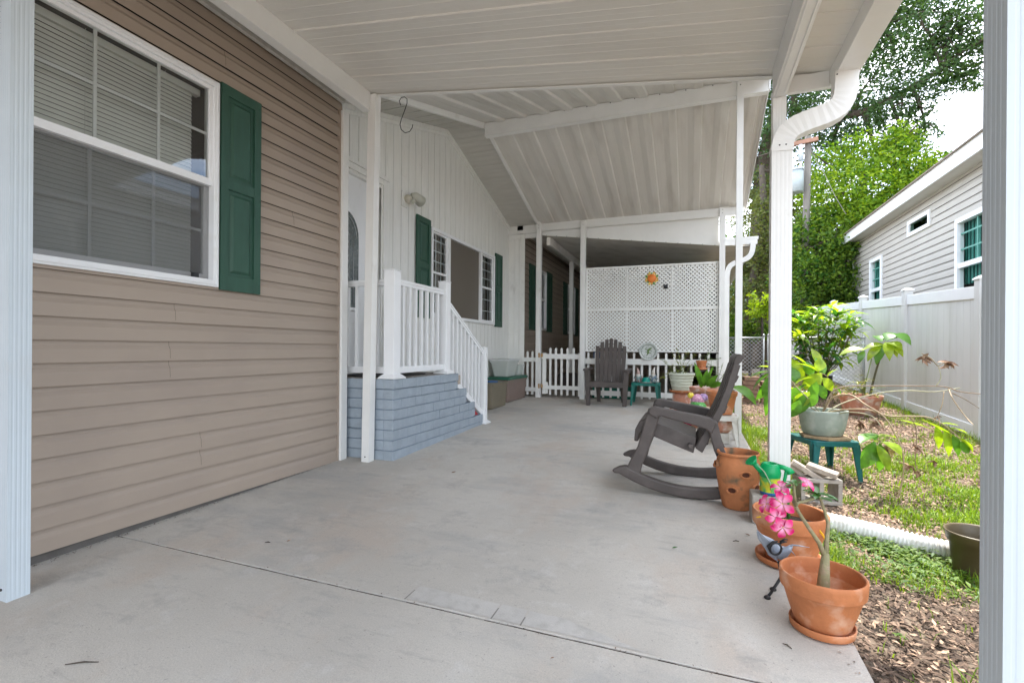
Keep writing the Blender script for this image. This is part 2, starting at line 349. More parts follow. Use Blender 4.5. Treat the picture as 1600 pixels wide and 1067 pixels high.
# ------------------------------------------------------------------ wall helpers
def TX(x0, sgn=1): return lambda a, z, o: (x0+sgn*o, a, z)       # wall whose normal is +-x ; a runs along y
def TY(y0, sgn=-1): return lambda a, z, o: (a, y0+sgn*o, z)      # wall whose normal is -+y ; a runs along x
def bT(mb, T, a0, a1, z0, z1, o0, o1):
    vs = [T(a, z, o) for z in (z0, z1) for o in (o0, o1) for a in (a0, a1)]
    return mb.hexa(vs)
PROF = [(.0, .0190), (.60, .0150), (.78, .004), (1, .0020)]
def siding(mb, T, a0, a1, z0, z1, e=.1143, base=0., opens=(), seams={}, th=.03, prof=PROF):
    zb = sorted({z0, z1} | {z for op in opens for z in op[2:4] if z0 < z < z1})
    for lo, hi in zip(zb[:-1], zb[1:]):
        iv = [(a0, a1)]
        for oa, ob, oz0, oz1 in opens:
            if oz0 < (lo+hi)/2 < oz1:
                nv = []
                for p, q in iv:
                    if ob <= p or oa >= q: nv.append((p, q)); continue
                    if oa > p: nv.append((p, oa))
                    if ob < q: nv.append((ob, q))
                iv = nv
        k0 = math.floor((lo-base)/e); k = k0
        while base+k*e < hi-1e-6:
            zc = base+k*e
            for p, q in iv:
                cuts = [p] + [c for c in seams.get(k, ()) if p < c < q] + [q]
                for ci, (u, v_) in enumerate(zip(cuts[:-1], cuts[1:])):
                    off = .0022*ci
                    pts = []
                    for i in range(len(PROF)-1):
                        (t0, o0), (t1, o1) = prof[i], prof[i+1]; za, zb_ = zc+t0*e, zc+t1*e
                        ca, cb = max(za, lo), min(zb_, hi)
                        if cb <= ca: continue
                        f = lambda z: o0+(o1-o0)*(z-za)/(zb_-za)+off
                        if not pts: pts.append((ca, f(ca)))
                        pts.append((cb, f(cb)))
                    if len(pts) < 2: continue
                    vs = []; 
                    lip = ([(pts[0][0]+.014, .0035), (pts[0][0]+.014, pts[0][1]-.0035), (pts[0][0], pts[0][1]-.0025)] if pts[0][0] > zc-1e-4 and pts[0][0] < zc+1e-4 else [(pts[0][0], -.002)]) + pts
                    for z, o in lip: vs += [T(u, z, o), T(v_, z, o)]
                    mb.add(vs, [(2*i, 2*i+1, 2*i+3, 2*i+2) for i in range(len(lip)-1)])
            k += 1
def frame_rect(mb, T, a0, a1, z0, z1, w_, o0, o1, wb=None, wt=None):
    wb = wb or w_; wt = wt or w_
    bT(mb, T, a0, a1, z0, z0+wb, o0, o1); bT(mb, T, a0, a1, z1-wt, z1, o0, o1)
    bT(mb, T, a0, a0+w_, z0+wb, z1-wt, o0, o1); bT(mb, T, a1-w_, a1, z0+wb, z1-wt, o0, o1)
def quadT(mb, T, a0, a1, z0, z1, o): mb.add([T(a0,z0,o), T(a1,z0,o), T(a1,z1,o), T(a0,z1,o)], [(0,1,2,3)])
def room_box(mb, T, a0, a1, z0, z1, d=.5, o=-.02):
    """dark room seen behind a pane"""
    v = [T(a, z, q) for q in (o, -d) for z in (z0-.1, z1+.1) for a in (a0-.1, a1+.1)]
    mb.add(v, [(4,5,7,6),(0,1,5,4),(2,6,7,3),(0,4,6,2),(1,3,7,5)])
def hung_window(T, a0, a1, z0, z1, parent, cols=3, rows=2, meet=None, blinds='blind', blind_lo=None, screen=True, label=None, fw=.04, lockers=False, slat=.0253, muntins=True, dark=False):
    mb = MB(); frame_rect(mb, T, a0, a1, z0, z1, fw, -.06, .035, wb=.045)
    frame_rect(mb, T, a0+.012, a1-.012, z0+.012, z1-.012, .012, .035, .042)
    win = part('window', mb, 'vinyl', parent, label, bevel=.003)
    meet = meet or (z0+z1)/2; i0, i1 = a0+fw, a1-fw
    s = MB(); frame_rect(s, T, i0, i1, meet-.005, z1-fw, .022, -.018, .018, wb=.045); part('upper_sash', s, 'vinyl', win, bevel=.002)
    s = MB(); frame_rect(s, T, i0, i1, z0+.045, meet+.02, .024, -.055, -.022, wb=.035, wt=.03); part('lower_sash', s, 'vinyl', win, bevel=.002)
    if muntins:
        g = MB()
        for (za, zb_, o) in ((meet+.04, z1-fw-.022, 0), (z0+.08, meet-.01, -.038)):
            for c in range(1, cols): a = i0+(i1-i0)*c/cols; bT(g, T, a-.008, a+.008, za, zb_, o-.012, o-.004)
            for r in range(1, rows):
                z = za+(zb_-za)*r/rows
                bT(g, T, i0+.02, i1-.02, z-.008, z+.008, o-.0115, o-.0045)
        part('glazing_bar', g, 'vinyl', win)
    g = MB(); quadT(g, T, i0+.02, i1-.02, meet+.03, z1-fw-.015, .002); quadT(g, T, i0+.02, i1-.02, z0+.07, meet, -.036); part('pane', g, 'glassd' if dark else 'glass', win)
    if screen:
        g = MB(); quadT(g, T, i0, i1, z0+.045, meet-.004, -.012); part('insect_screen', g, 'screen', win)
    if blinds:
        b = MB(); z = z1-fw-.02
        lo = blind_lo if blind_lo else z0+.05
        bT(b, T, i0+.01, i1-.01, z-.03, z+.01, -.125, -.085); z -= .045
        while z > lo:
            b.add([T(i0+.012, z-.0145, -.092), T(i1-.06, z-.0145, -.092), T(i1-.06, z+.0115, -.101), T(i0+.012, z+.0115, -.101)], [(0,1,2,3)]); z -= slat
        bT(b, T, i0+.012, i1-.06, lo-.02, lo-.002, -.112, -.09)
        for q in (.18, .5, .82): a = i0+(i1-i0)*q; bT(b, T, a-.001, a+.001, lo, z1-fw, -.0885, -.0875)
        part('blind', b, blinds, win)
    b = MB(); room_box(b, T, i0, i1, z0, z1); part('room_behind', b, 'dark', win)
    if lockers:
        for a in (i0+.10, i1-.10): b = MB(); bT(b, T, a-.018, a+.018, z0+.05, z0+.078, -.011, .012); part('screen_latch', b, 'black', win)
    return win
def shutter(T, a0, a1, z0, z1, parent, label=None, n=2, split=.52):
    mb = MB(); bT(mb, T, a0, a1, z0, z1, .012, .022)
    st = .055
    zm = z0+(z1-z0)*split
    bT(mb, T, a0, a0+st, z0, z1, .022, .036); bT(mb, T, a1-st, a1, z0, z1, .022, .036)
    for p, q in ((z0, z0+.10), (zm-.035, zm+.035), (z1-.07, z1)): bT(mb, T, a0+st, a1-st, p, q, .022, .0345)
    for p, q in ((z0+.10, zm-.035), (zm+.035, z1-.07)):
        i0, i1 = a0+st+.022, a1-st-.022; j0, j1 = p+.022, q-.022; k = .018
        v = [T(i0,j0,.0222), T(i1,j0,.0222), T(i1,j1,.0222), T(i0,j1,.0222), T(i0+k,j0+k,.033), T(i1-k,j0+k,.033), T(i1-k,j1-k,.033), T(i0+k,j1-k,.033)]
        mb.add(v, [(4,5,6,7),(0,1,5,4),(1,2,6,5),(2,3,7,6),(3,0,4,7)])
    for z in (z0+.06, zm, z1-.05):
        for a in (a0+.015, a1-.015): bT(mb, T, a-.006, a+.006, z-.006, z+.006, .036, .039)
    return part('shutter', mb, 'green', parent, label, bevel=.003)

# ------------------------------------------------------------------ the house
HX, WX = -2.94, -3.23
house = thing('house', (HX, 3.5, 0), 'long tan house on the left with green shutters and a white gabled entry wall', 'house')
TF, TE = TX(HX), TX(WX)
mb = MB(); WIN1 = (.93, 2.30, 1.388, 2.722)
siding(mb, TF, -7, 3.5, .0, 3.2, base=.0, opens=[(WIN1[0]+.02, WIN1[1]-.02, WIN1[2]+.02, WIN1[3]-.02)],
       seams={10: (2.03,), 8: (2.0,), 7: (2.0,), 3: (2.2,), 2: (2.2,), 25: (1.2, 2.35), 26: (1.05,), 17: (2.95,), 21: (-.4,), 13: (-1,), 5: (-.6,)})
mb.use(1); mb.box(HX-.35, HX-.006, -7, .95, -.1, 3.3); mb.box(HX-.35, HX-.006, 2.28, 3.5, -.1, 3.3); mb.box(HX-.35, HX-.006, .95, 2.28, -.1, 1.4); mb.box(HX-.35, HX-.006, .95, 2.28, 2.71, 3.3)
mb.use(2); mb.box(HX-.04, HX-.001, -7, 3.5, -.4, .0)
part('wall', mb, ['siding', 'dark', pbr('foundation_grey', (.13,.12,.11), .9, .2, 10)], house, 'tan vinyl lap siding of the near wall')
mb = MB(); mb.box(HX-.02, HX+.044, 3.480, 3.558, .0, 3.10); mb.box(HX-.30, HX-.02, 3.50, 3.545, 0, 3.6)
part('corner_trim', mb, 'alu', house, bevel=.004)
mb = MB(); mb.box(HX-.01, HX+.0225, 3.464, 3.4795, .0, 3.10); part('channel', mb, 'siding', house)
hung_window(TF, *WIN1, house, cols=4, meet=2.045, label='large window with white frame and lowered blinds in the near tan wall', lockers=True, fw=.038)
shutter(TF, 2.311, 2.625, 1.375, 2.742, house, 'green shutter beside the large near window')
# soffit and starter trim above the siding
mb = MB(); mb.box(HX+.0, -2.71, -7, 3.52, 3.195, 3.215); mb.box(HX+.016, HX+.05, -7, 3.50, 3.165, 3.195)
mb.box(-2.80, -2.765, -7, 3.515, 3.14, 3.195); mb.box(-2.765, -2.715, -7, 3.515, 3.175, 3.195)
part('soffit', mb, 'soffit', house, bevel=.003)
# ---- entry wall: white vertical boards under the gable
def gz(y): return 4.05-.305*abs(y-6.0)
DOOR = (3.60, 4.50, .74, 2.78); EW = (5.57, 7.755, 1.41, 2.60)
mb = MB(); edges = []; y = 3.50
k = 0
while y < 8.5: edges.append(y); y += .155+.012*math.sin(k*1.7); k += 1
edges.append(8.5)
brk = sorted(set(edges) | {DOOR[0], DOOR[1], EW[0]+.02, EW[1]-.02, 6.0})
for p, q in zip(brk[:-1], brk[1:]):
    ga = .0042 if p in edges else 0; gb = .0042 if q in edges and q < 8.4 else 0
    m_ = (p+q)/2; segs = [(.0, None)]
    if DOOR[0] < m_ < DOOR[1]: segs = [(0, DOOR[2]-.02), (DOOR[3], None)]
    if EW[0] < m_ < EW[1]: segs = [(0, EW[2]+.02), (EW[3]-.02, None)]
    for lo, hi in segs:
        a, b = p+ga, q-gb; h0 = hi or gz(a)-.01; h1 = hi or gz(b)-.01; w_ = .0015*math.sin(p*37)
        mb.hexa([(WX-.012, a, lo), (WX+w_, a, lo), (WX-.012, b, lo), (WX+w_, b, lo), (WX-.012, a, h0), (WX+w_, a, h0), (WX-.012, b, h1), (WX+w_, b, h1)])
mb.use(1); mb.prism([(3.5,0),(8.5,0),(8.5,EW[2]+.01),(EW[0]+.02,EW[2]+.01),(EW[0]+.02,EW[3]-.01),(8.5,EW[3]-.01),(8.5,gz(8.5)),(6,gz(6)),(4.52,gz(4.52)),(4.52,.7),(3.5,.7)], lambda p, q, t: (t, p, q), WX-.10, WX-.013)
part('entry_wall', mb, ['wood', 'dark'], house, 'white vertical board wall under the gable')
mb = MB()
for s_ in (-1, 1):
    y1_ = 6+s_*2.5
    for (o0, o1, d0, d1) in ((.0, .03, .0, .055), (.0, .018, .055, .095)):
        a = [(WX+o, y_, gz(y_)-d) for d in (d1, d0) for y_ in sorted((6.0, y1_)) for o in (o0, o1)]
        mb.hexa(a)
part('gable_trim', mb, 'wood', house, bevel=.003)
# loose screws / patches on the boards
for (y_, z_, l_) in ((5.02,3.42,.09),(5.35,3.30,.1),(4.95,3.05,.06),(5.6,2.95,.05),(6.6,3.2,.05)): mb = MB(); bT(mb, TE, y_-.035, y_+.035, z_, z_+.006, .002, .005); part('batten_patch', mb, 'wood', house)
# ---- door
d = MB(); bT(d, TE, 3.60, 4.40, .76, 2.76, -.075, -.035)
for (p, q, r_, t_) in ((3.66,4.34,.86,1.28),): frame_rect(d, TE, p, q, r_, t_, .03, -.035, -.027)
cy, rr = 3.93, .225
def arch(o, r, z0, z1, n=16): return [(cy-r, z0), (cy+r, z0)] + [(cy+r*math.cos(math.pi*i/n), z1+r*1.15*math.sin(math.pi*i/n)) for i in range(n+1)]
fa = arch(0, rr+.035, 1.38, 2.13); fb = arch(0, rr, 1.41, 2.13); n_ = len(fa)
vs = [TE(p, q, -.012) for p, q in fa] + [TE(p, q, -.02) for p, q in fb] + [TE(p, q, -.037) for p, q in fa]
d.add(vs, [(i, (i+1) % n_, n_+(i+1) % n_, n_+i) for i in range(n_)] + [(i, 2*n_+i, 2*n_+(i+1) % n_, (i+1) % n_) for i in range(n_)])
door = part('door', d, 'vinyl', house, 'white front door with an arched leaded glass panel', bevel=.002)
g = MB(); g.add([TE(p, q, -.021) for p, q in fb], [tuple(range(n_))]); part('arched_pane', g, pbr('leaded_glass', (.10,.125,.13), .12, .35, 30, spec=.8, col2=(.35,.37,.36), lo=.6, hi=.75), door)
g = MB()
for q in (-.14, -.07, .07, .14): g.tube([TE(cy+q, 1.44, -.018), TE(cy+q, 2.15, -.018)], .004, 6)
for i in range(5):
    z = 1.55+i*.14
    g.tube([TE(cy+.07*math.cos(t*math.pi/8), z+.09*math.sin(t*math.pi/8), -.017) for t in range(17)], .0035, 5)
g.tube([TE(cy+.19*math.cos(t*math.pi/12), 2.12+.22*math.sin(t*math.pi/12), -.018) for t in range(13)], .004, 6)
part('lead_came', g, 'steel', door)
g = MB(); g.ball(TE(4.335, 1.70, .0), .028); g.tube([TE(4.335,1.70,-.03), TE(4.335,1.70,0)], .012, 10); part('door_knob', g, 'black', door); g = MB(); g.ball(TE(4.335, 1.84, -.02), .02); part('deadbolt', g, 'black', door)
d = MB(); bT(d, TE, 4.40, 4.50, .74, 2.78, -.16, -.14); bT(d, TE, 4.50, 4.525, .72, 2.80, -.14, .012); bT(d, TE, 3.58, 4.5, 2.76, 2.785, -.14, .010)
bT(d, TE, 4.525, 4.625, .72, 2.86, -.01, .024); bT(d, TE, 3.54, 4.625, 2.86, 2.90, -.01, .038); bT(d, TE, 3.54, 4.525, 2.80, 2.86, -.01, .022); bT(d, TE, 4.45, 4.470, .74, 2.76, -.12, -.05)
bT(d, TE, 3.58, 4.5, .715, .755, -.1, .05)
part('door_frame', d, 'wood', house, bevel=.003)
# ---- three-part entry window
mb = MB(); frame_rect(mb, TE, *EW, .045, -.06, .035)
for a in (6.045, 7.16): bT(mb, TE, a, a+.07, EW[2]+.045, EW[3]-.045, -.06, .028)
w2 = part('window', mb, 'vinyl', house, 'wide three-part window in the white entry wall', bevel=.003)
gl = MB()
for a0, a1 in ((5.615, 6.045), (7.23, 7.71)):
    g = MB(); frame_rect(g, TE, a0, a1, EW[2]+.045, EW[3]-.045, .022, -.03, .01); bT(g, TE, a0, a1, 2.0, 2.03, -.03, .008)
    for c in (1, 2): a = a0+(a1-a0)*c/3; bT(g, TE, a-.007, a+.007, EW[2]+.06, EW[3]-.06, -.022, -.012)
    for z in (1.63, 1.82, 2.17, 2.31, 2.45): bT(g, TE, a0, a1, z-.007, z+.007, -.0215, -.0125)
    quadT(gl, TE, a0, a1, EW[2]+.05, EW[3]-.05, -.01); part('side_sash', g, 'vinyl', w2)
quadT(gl, TE, 6.115, 7.16, EW[2]+.045, EW[3]-.045, -.02); part('pane', gl, 'glass', w2)
g = MB(); quadT(g, TE, 6.115, 7.16, EW[2]+.045, EW[3]-.045, -.008); part('sun_screen', g, 'tanscreen', w2)
g = MB(); room_box(g, TE, 5.6, 7.72, EW[2], EW[3], .4, -.025); part('room_behind', g, 'room', w2)
g = MB()
for k in range(46): a = 5.62+k*.046; bT(g, TE, a, a+.03, EW[2]+.02, EW[3]-.05, -.12-.012*(k % 2), -.11-.012*(k % 2))
part('curtain', g, pbr('beige_curtain', (.24,.21,.175), .9), w2)
shutter(TE, 5.21, 5.545, 1.385, 2.665, house, 'green shutter at the near end of the entry window')
shutter(TE, 7.785, 8.10, 1.385, 2.665, house, 'green shutter at the far end of the entry window')
# far end of the recess: white panel facing the camera, corner trim
mb = MB(); TP = TY(8.5)
bT(mb, TP, WX, HX+.02, 0, 3.13, 0, .012); 
for a0, a1 in ((WX+.02, WX+.115), (WX+.12, WX+.215)): frame_rect(mb, TP, a0, a1, .05, 3.05, .012, .012, .02)
bT(mb, TP, HX-.055, HX+.035, 0, 3.12, .0, .03)
part('end_panel', mb, 'wood', house, bevel=.003)
# rear wall
mb = MB(); WR = [(9.20, 9.94, 1.39, 2.63), (11.85, 12.65, 1.39, 2.63)]
siding(mb, TF, 8.5, 14.6, .0, 3.25, opens=[(a+.02, b-.02, c+.02, d_-.02) for a, b, c, d_ in WR], seams={5: (10.9,), 9: (11.2,), 20: (9.4,)})
mb.use(1)
for p, q in ((8.5,9.22),(9.92,11.87),(12.63,14.6)): mb.box(HX-.12, HX-.008, p, q, 0, 3.3)
for p, q in ((9.22,9.92),(11.87,12.63)): mb.box(HX-.12, HX-.008, p, q, 0, 1.41); mb.box(HX-.12, HX-.008, p, q, 2.61, 3.3)
part('rear_wall', mb, ['siding', 'dark'], house, 'tan siding of the shaded rear wall beyond the gate')
hung_window(TF, *WR[0], house, cols=2, label='window behind the gate post in the rear tan wall')
hung_window(TF, *WR[1], house, cols=2, blinds=None, dark=True, label='farthest window in the rear tan wall')
shutter(TF, 8.80, 9.17, 1.375, 2.645, house, 'green shutter left of the rear window'); shutter(TF, 9.98, 10.40, 1.375, 2.665, house, 'green shutter right of the rear window')
shutter(TF, 11.44, 11.82, 1.36, 2.645, house, 'dark shaded shutter left of the farthest window'); shutter(TF, 12.68, 13.06, 1.36, 2.645, house, 'dark shaded shutter right of the farthest window')
# end wall that closes the covered area behind the lattice
mb = MB(); siding(mb, TY(14.3), -2.93, .45, .2, 3.2); mb.use(1); mb.box(-2.93, .45, 14.31, 14.4, .2, 3.3)
mb.box(.40, .43, 8.62, 14.3, .15, 2.25)  # unseen side wall, added to keep daylight out behind the lattice
part('rear_end_and_shade_wall', mb, ['siding', 'dark'], house)
# house gable overhang: soffit strips, fascia, roof above
mb = MB()
def gpt(x, y, dz=0): return (x, y, gz(y)+dz)
nn = 50
for k in range(nn):
    ya, yb = 3.5+5.0*k/nn+.003, 3.5+5.0*(k+1)/nn-.003
    if ya < 6 < yb: yb = 6.0
    t = .004*(k % 3 == 0)
    mb.hexa([gpt(WX, ya, -t), gpt(-2.665, ya, -t), gpt(WX, yb, 0), gpt(-2.665, yb, 0), gpt(WX, ya, .02), gpt(-2.665, ya, .02), gpt(WX, yb, .02), gpt(-2.665, yb, .02)])
part('gable_soffit', mb, 'soffit', house)
mb = MB()
for y0_, y1_, lo in ((3.5, 6.0, .075), (6.0, 8.5, .05)):
    mb.hexa([(x, y_, gz(y_)+dz) for dz in (-lo, .09) for y_ in (y0_, y1_) for x in (-2.665, -2.63)])
mb.box(WX, -2.63, 8.47, 8.50, 3.135, 3.20); mb.box(WX, -2.67, 8.50, 8.53, 3.05, 3.34); mb.box(-2.665, -2.60, 8.42, 8.50, 3.12, 3.36)
part('gable_fascia', mb, 'alu', house, bevel=.003)
mb = MB()
for y0_, y1_ in ((3.3, 6.0), (6.0, 8.7)): mb.hexa([(x, y_, gz(y_)+dz) for dz in (.10, .14) for y_ in (y0_, y1_) for x in (-7.5, -2.66)])
for a, b in ((-7.2, 3.35), (8.65, 14.8)): mb.hexa([(x, y_, 3.36+(-2.72-x)*.25+dz) for dz in (0, .04) for y_ in (a, b) for x in (-7.5, -2.72)])
part('roof', mb, 'shingle', house)
mb = MB(); mb.box(-7.5, -7.4, -7, 14.6, -.1, 4.5); mb.box(-7.4, HX-.36, -7.1, -7.0, -.1, 3.4); mb.box(-7.4, -3.0, 14.62, 14.7, -.1, 3.4); part('outer_wall', mb, 'siding', house)

# ------------------------------------------------------------------ near carport
cp = thing('carport', (-2.66, 3.5, 0), 'near white aluminium carport roof with gutter, beams and posts over the patio', 'carport')
def cz(x): return 3.222-.136*(x+2.66)          # underside of its roof
mb = MB(); y = 3.545; k = 0; x0_, x1_ = -2.72, .84
while y > -1.3:
    # one pan, 12 inches wide: flats with rolled ribs, the joint stepping up
    wd = .305; tl = (.007, .004, .009, .005)[k % 4]; prof = []
    for j in range(6):
        f = j/6; prof += [(f*wd+.0, -tl*f), (f*wd+wd/6-.009, -tl*(f+.14)), (f*wd+wd/6-.006, -tl*(f+.15)-(.0022 if j % 2 else .0008)), (f*wd+wd/6-.003, -tl*(f+.16))]
    prof += [(wd-.0015, -tl), (wd, .002)]
    n = len(prof); mb.add([(x0_, y-p, cz(x0_)+q) for p, q in prof] + [(x1_, y-p, cz(x1_)+q) for p, q in prof], [(i, n+i, n+i+1, i+1) for i in range(n-1)])
    y -= wd; k += 1
mb.hexa([(x, y_, cz(x)+dz) for dz in (.007, .06) for y_ in (-1.4, 3.545) for x in (-2.72, .84)])
part('roof_panel', mb, 'ceil', cp)
mb = MB(); mb.hexa([(x, y_, cz(x)+dz) for dz in (-.018, .065) for y_ in (3.545, 3.56) for x in (-2.72, .80)])
mb.hexa([(x, y_, cz(x)+dz) for dz in (-.018, -.012) for y_ in (3.525, 3.545) for x in (-2.72, .80)])
part('edge_trim', mb, 'alu', cp)
mb = MB(); mb.box(-2.695, -2.625, -1.4, 3.50, 3.055, 3.215); mb.box(-2.70, -2.62, -1.4, 3.50, 3.052, 3.060)
part('beam', mb, 'alu', cp, 'beam along the house side', bevel=.004)
mb = MB(); mb.box(.475, .555, -1.4, 3.47, 2.615, 2.79)
for x in (.492, .538): mb.box(x-.004, x+.004, -1.4, 3.465, 2.609, 2.615)
part('beam', mb, 'alu', cp, 'beam along the yard side', bevel=.004)
mb = MB(); mb.box(.555, .80, 3.52, 3.545, 2.665, 2.755); mb.box(.475, .83, 3.515, 3.55, 2.65, 2.668); part('end_fascia', mb, 'alu', cp, bevel=.003)
def fluted_post(mb, x0, x1, y0, y1, z0, z1, tz=None):
    """square aluminium post with flutes rolled into each face"""
    def side(a, b, n=4):
        pts = []
        for i in range(n):
            c = a+(b-a)*(i+1)/(n+1); h = abs(b-a)*.035*(1 if b > a else -1); pts += [(c-1.6*h, 0), (c-.8*h, .0005), (c+.8*h, .0005), (c+1.6*h, 0)]
        return pts
    ring = [(x0, y0)] + [(p, y0+q) for p, q in side(x0, x1)] + [(x1, y0)] + [(x1-q, p) for p, q in side(y0, y1)] + [(x1, y1)] + [(p, y1-q) for p, q in side(x1, x0)] + [(x0, y1)] + [(x0+q, p) for p, q in side(y1, y0)]
    tz = tz or (lambda x: z1)
    n = len(ring); mb.add([(x, y_, z0) for x, y_ in ring] + [(x, y_, tz(x)) for x, y_ in ring], [(i, (i+1) % n, n+(i+1) % n, n+i) for i in range(n)])
def post(x, y, z1, parent, w_=.076, lean=0, label=None, hole=True, mat=None):
    mb = MB(); fluted_post(mb, x-w_/2, x+w_/2, y-w_/2, y+w_/2, zs(y)-.001, z1)
    if lean: mb.v = [(px-lean*(z1-pz), py, pz) if False else (px+lean*(pz-1.6), py, pz) for px, py, pz in mb.v]
    p = part('post', mb, mat or ('post_skytint' if y < 1.5 else 'alu'), parent, label)
    if hole:
        s = MB(); s.tube([(x+lean*(zs(y)+.045-1.6), y-w_/2-.003, zs(y)+.045), (x+lean*(zs(y)+.045-1.6), y-w_/2+.001, zs(y)+.045)], .006, 10)
        part('screw', s, 'black', p)
    return p
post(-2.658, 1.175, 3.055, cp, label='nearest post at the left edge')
post(-2.635, 3.54, 3.20, cp, lean=.014, label='post in front of the brick steps')
post(.518, 3.512, 2.66, cp, label='post behind the downspout')
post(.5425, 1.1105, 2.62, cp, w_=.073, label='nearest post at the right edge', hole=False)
post(-2.658, -1.3, 3.055, cp, hole=False); post(.5, -1.3, 2.62, cp, hole=False)
for z in (3.08, 3.11, 3.145, 3.175): s = MB(); s.tube([(-2.668, 3.504, z), (-2.668, 3.498, z)], .0045, 8); part('rivet', s, 'black', cp)
for z in (2.64, 2.675, 2.71): s = MB(); s.tube([(.5, 3.474, z), (.5, 3.466, z)], .004, 8); part('rivet', s, 'black', cp)
# gutter
mb = MB(); prof = [(.80,2.80),(.80,2.655),(.925,2.655),(.945,2.70),(.955,2.735),(.955,2.80),(.945,2.80),(.945,2.735),(.915,2.665),(.81,2.665),(.81,2.80)]
mb.prism(prof, lambda p, q, t: (p, t, q), -1.42, 3.56); mb.box(.80, .95, 3.552, 3.56, 2.655, 2.79)
part('gutter', mb, 'alu', cp, 'dirty white gutter along the yard edge', bevel=.002)
# downspout with ribbed elbows
def rib_tube(mb, pts, hw, hd, up=(0,1,0), amp=.003, n=None):
    """rectangular corrugated elbow"""
    pts = [Vector(p) for p in pts]; vs = []; k = len(pts); u0 = Vector(up)
    base = [(-1,-1),(-.3,-1),(.3,-1),(1,-1),(1,-.3),(1,.3),(1,1),(.3,1),(-.3,1),(-1,1),(-1,.3),(-1,-.3)]
    for i, p in enumerate(pts):
        d = (pts[min(i+1,k-1)]-pts[max(i-1,0)]).normalized(); x = d.cross(u0).normalized(); y_ = u0
        a = 1+amp*(1 if i % 2 else -1)
        for bx, by in base: vs.append(p+x*bx*hw*a+y_*by*hd*a)
    m_ = len(base); mb.add(vs, [(i*m_+j, i*m_+(j+1) % m_, (i+1)*m_+(j+1) % m_, (i+1)*m_+j) for i in range(k-1) for j in range(m_)])
    mb.add([], []); b0 = len(mb.v)-k*m_; mb.f.append([b0+j for j in range(m_)]); mb.m.append(mb.mi); mb.sm.append(False)
def bez(p0, p1, p2, p3, n):
    p0, p1, p2, p3 = map(Vector, (p0, p1, p2, p3)); return [p0*(1-t)**3+p1*3*t*(1-t)**2+p2*3*t*t*(1-t)+p3*t**3 for t in [i/n for i in range(n+1)]]
ds = MB(); ring = None
fluted_post(ds, .458, .572, 3.352, 3.432, -.02, 2.245)
dsp = part('downspout', ds, 'alu', cp, 'ribbed downspout bending from the gutter down the post')
e = MB(); pts = bez((.852,3.40,2.665), (.852,3.40,2.50), (.845,3.396,2.445), (.735,3.394,2.415), 15) + bez((.735,3.394,2.415), (.60,3.392,2.375), (.515,3.392,2.375), (.515,3.392,2.225), 15)[1:]
rib_tube(e, pts, .060, .046, amp=.018); part('elbow', e, 'alu', dsp)
e = MB()
for x in (.50, .535): e.tube([(x, 3.349, 2.26), (x, 3.345, 2.26)], .005, 8)
e.tube([(.80, 3.356, 2.64), (.80, 3.35, 2.64)], .004, 8); part('screw', e, 'black', dsp)

# ------------------------------------------------------------------ gabled porch roof
gp = thing('porch_roof', (-2.63, 6.0, 0), 'white ribbed gable roof over the middle of the patio with a ridge beam', 'porch roof')
GX1 = .80
def pans(mb, x0, x1, ya, yb, za, zb_, wd=.305, tilt=.024):
    x = x0; k = 0
    while x < x1-.01:
        xb = min(x+wd, x1); c = [x, x+(xb-x)*.42, x+(xb-x)*.66, xb-.016, xb]
        h = [0, -tilt*.06, -tilt*1.0, -tilt*1.05, .001]
        n = len(c); vs = [(p, ya, za+q) for p, q in zip(c, h)] + [(p, yb, zb_+q) for p, q in zip(c, h)]
        mb.add(vs, [(i, n+i, n+i+1, i+1) for i in range(n-1)])
        for f in (.0, .16, .33, .5, .66, .83):
            xx = x+(xb-x)*f; hh = .0006-tilt*(.06*f/.42 if f < .42 else min(1, .06+.94*(f-.42)/.24))-.0012; mb.add([(xx, ya, za+hh), (xx+.006, ya, za+hh-.001), (xx+.006, yb, zb_+hh-.001), (xx, yb, zb_+hh)], [(0,3,2,1)])
        x = xb; k += 1
mb = MB(); pans(mb, -2.63, GX1, 6.0, 8.56, 4.05, 3.30-.02); mb.hexa([(x, y_, gz(y_)+dz) for dz in (.012, .07) for y_ in (6.0, 8.60) for x in (-2.63, GX1)])
part('roof_panel', mb, 'ceil2', gp, 'rear slope of the porch roof')
mb = MB(); pans(mb, -2.63, GX1, 6.0, 3.58, 4.05, 3.30); mb.hexa([(x, y_, gz(y_)+dz) for dz in (.012, .07) for y_ in (3.57, 6.0) for x in (-2.63, GX1)])
part('roof_panel', mb, 'ceil2', gp, 'front slope of the porch roof')
mb = MB(); mb.box(-2.63, .78, 5.965, 6.035, 3.86, 4.035); mb.box(-2.63, .78, 5.955, 6.045, 3.855, 3.862)
part('ridge_beam', mb, 'alu', gp, bevel=.004)
mb = MB(); mb.box(.78, .80, 5.96, 6.04, 3.88, 4.0); part('beam_cap', mb, 'vinyl', gp)
mb = MB()
for y0_, y1_ in ((3.57, 6.0), (6.0, 8.62)): mb.hexa([(x, y_, gz(y_)+dz) for dz in (-.03, .08) for y_ in (y0_, y1_) for x in (GX1, GX1+.014)])
part('rake_trim', mb, 'alu', gp, bevel=.002)
mb = MB(); mb.box(-2.69, .76, 8.44, 8.50, 3.155, 3.285); mb.box(-2.69, .76, 8.43, 8.51, 3.150, 3.158); part('rear_beam', mb, 'alu', gp, bevel=.004)
p = MB(); fluted_post(p, .462, .530, 5.93, 5.998, zs(6)-.001, 4.03); part('post', p, 'alu', gp, 'tall post carrying the ridge beam')
post(-2.607, 8.42, 3.26, gp, w_=.085, label='post left of the picket gate', hole=False)
post(-1.795, 8.42, 3.26, gp, w_=.085, label='post between gate and lattice', hole=False)
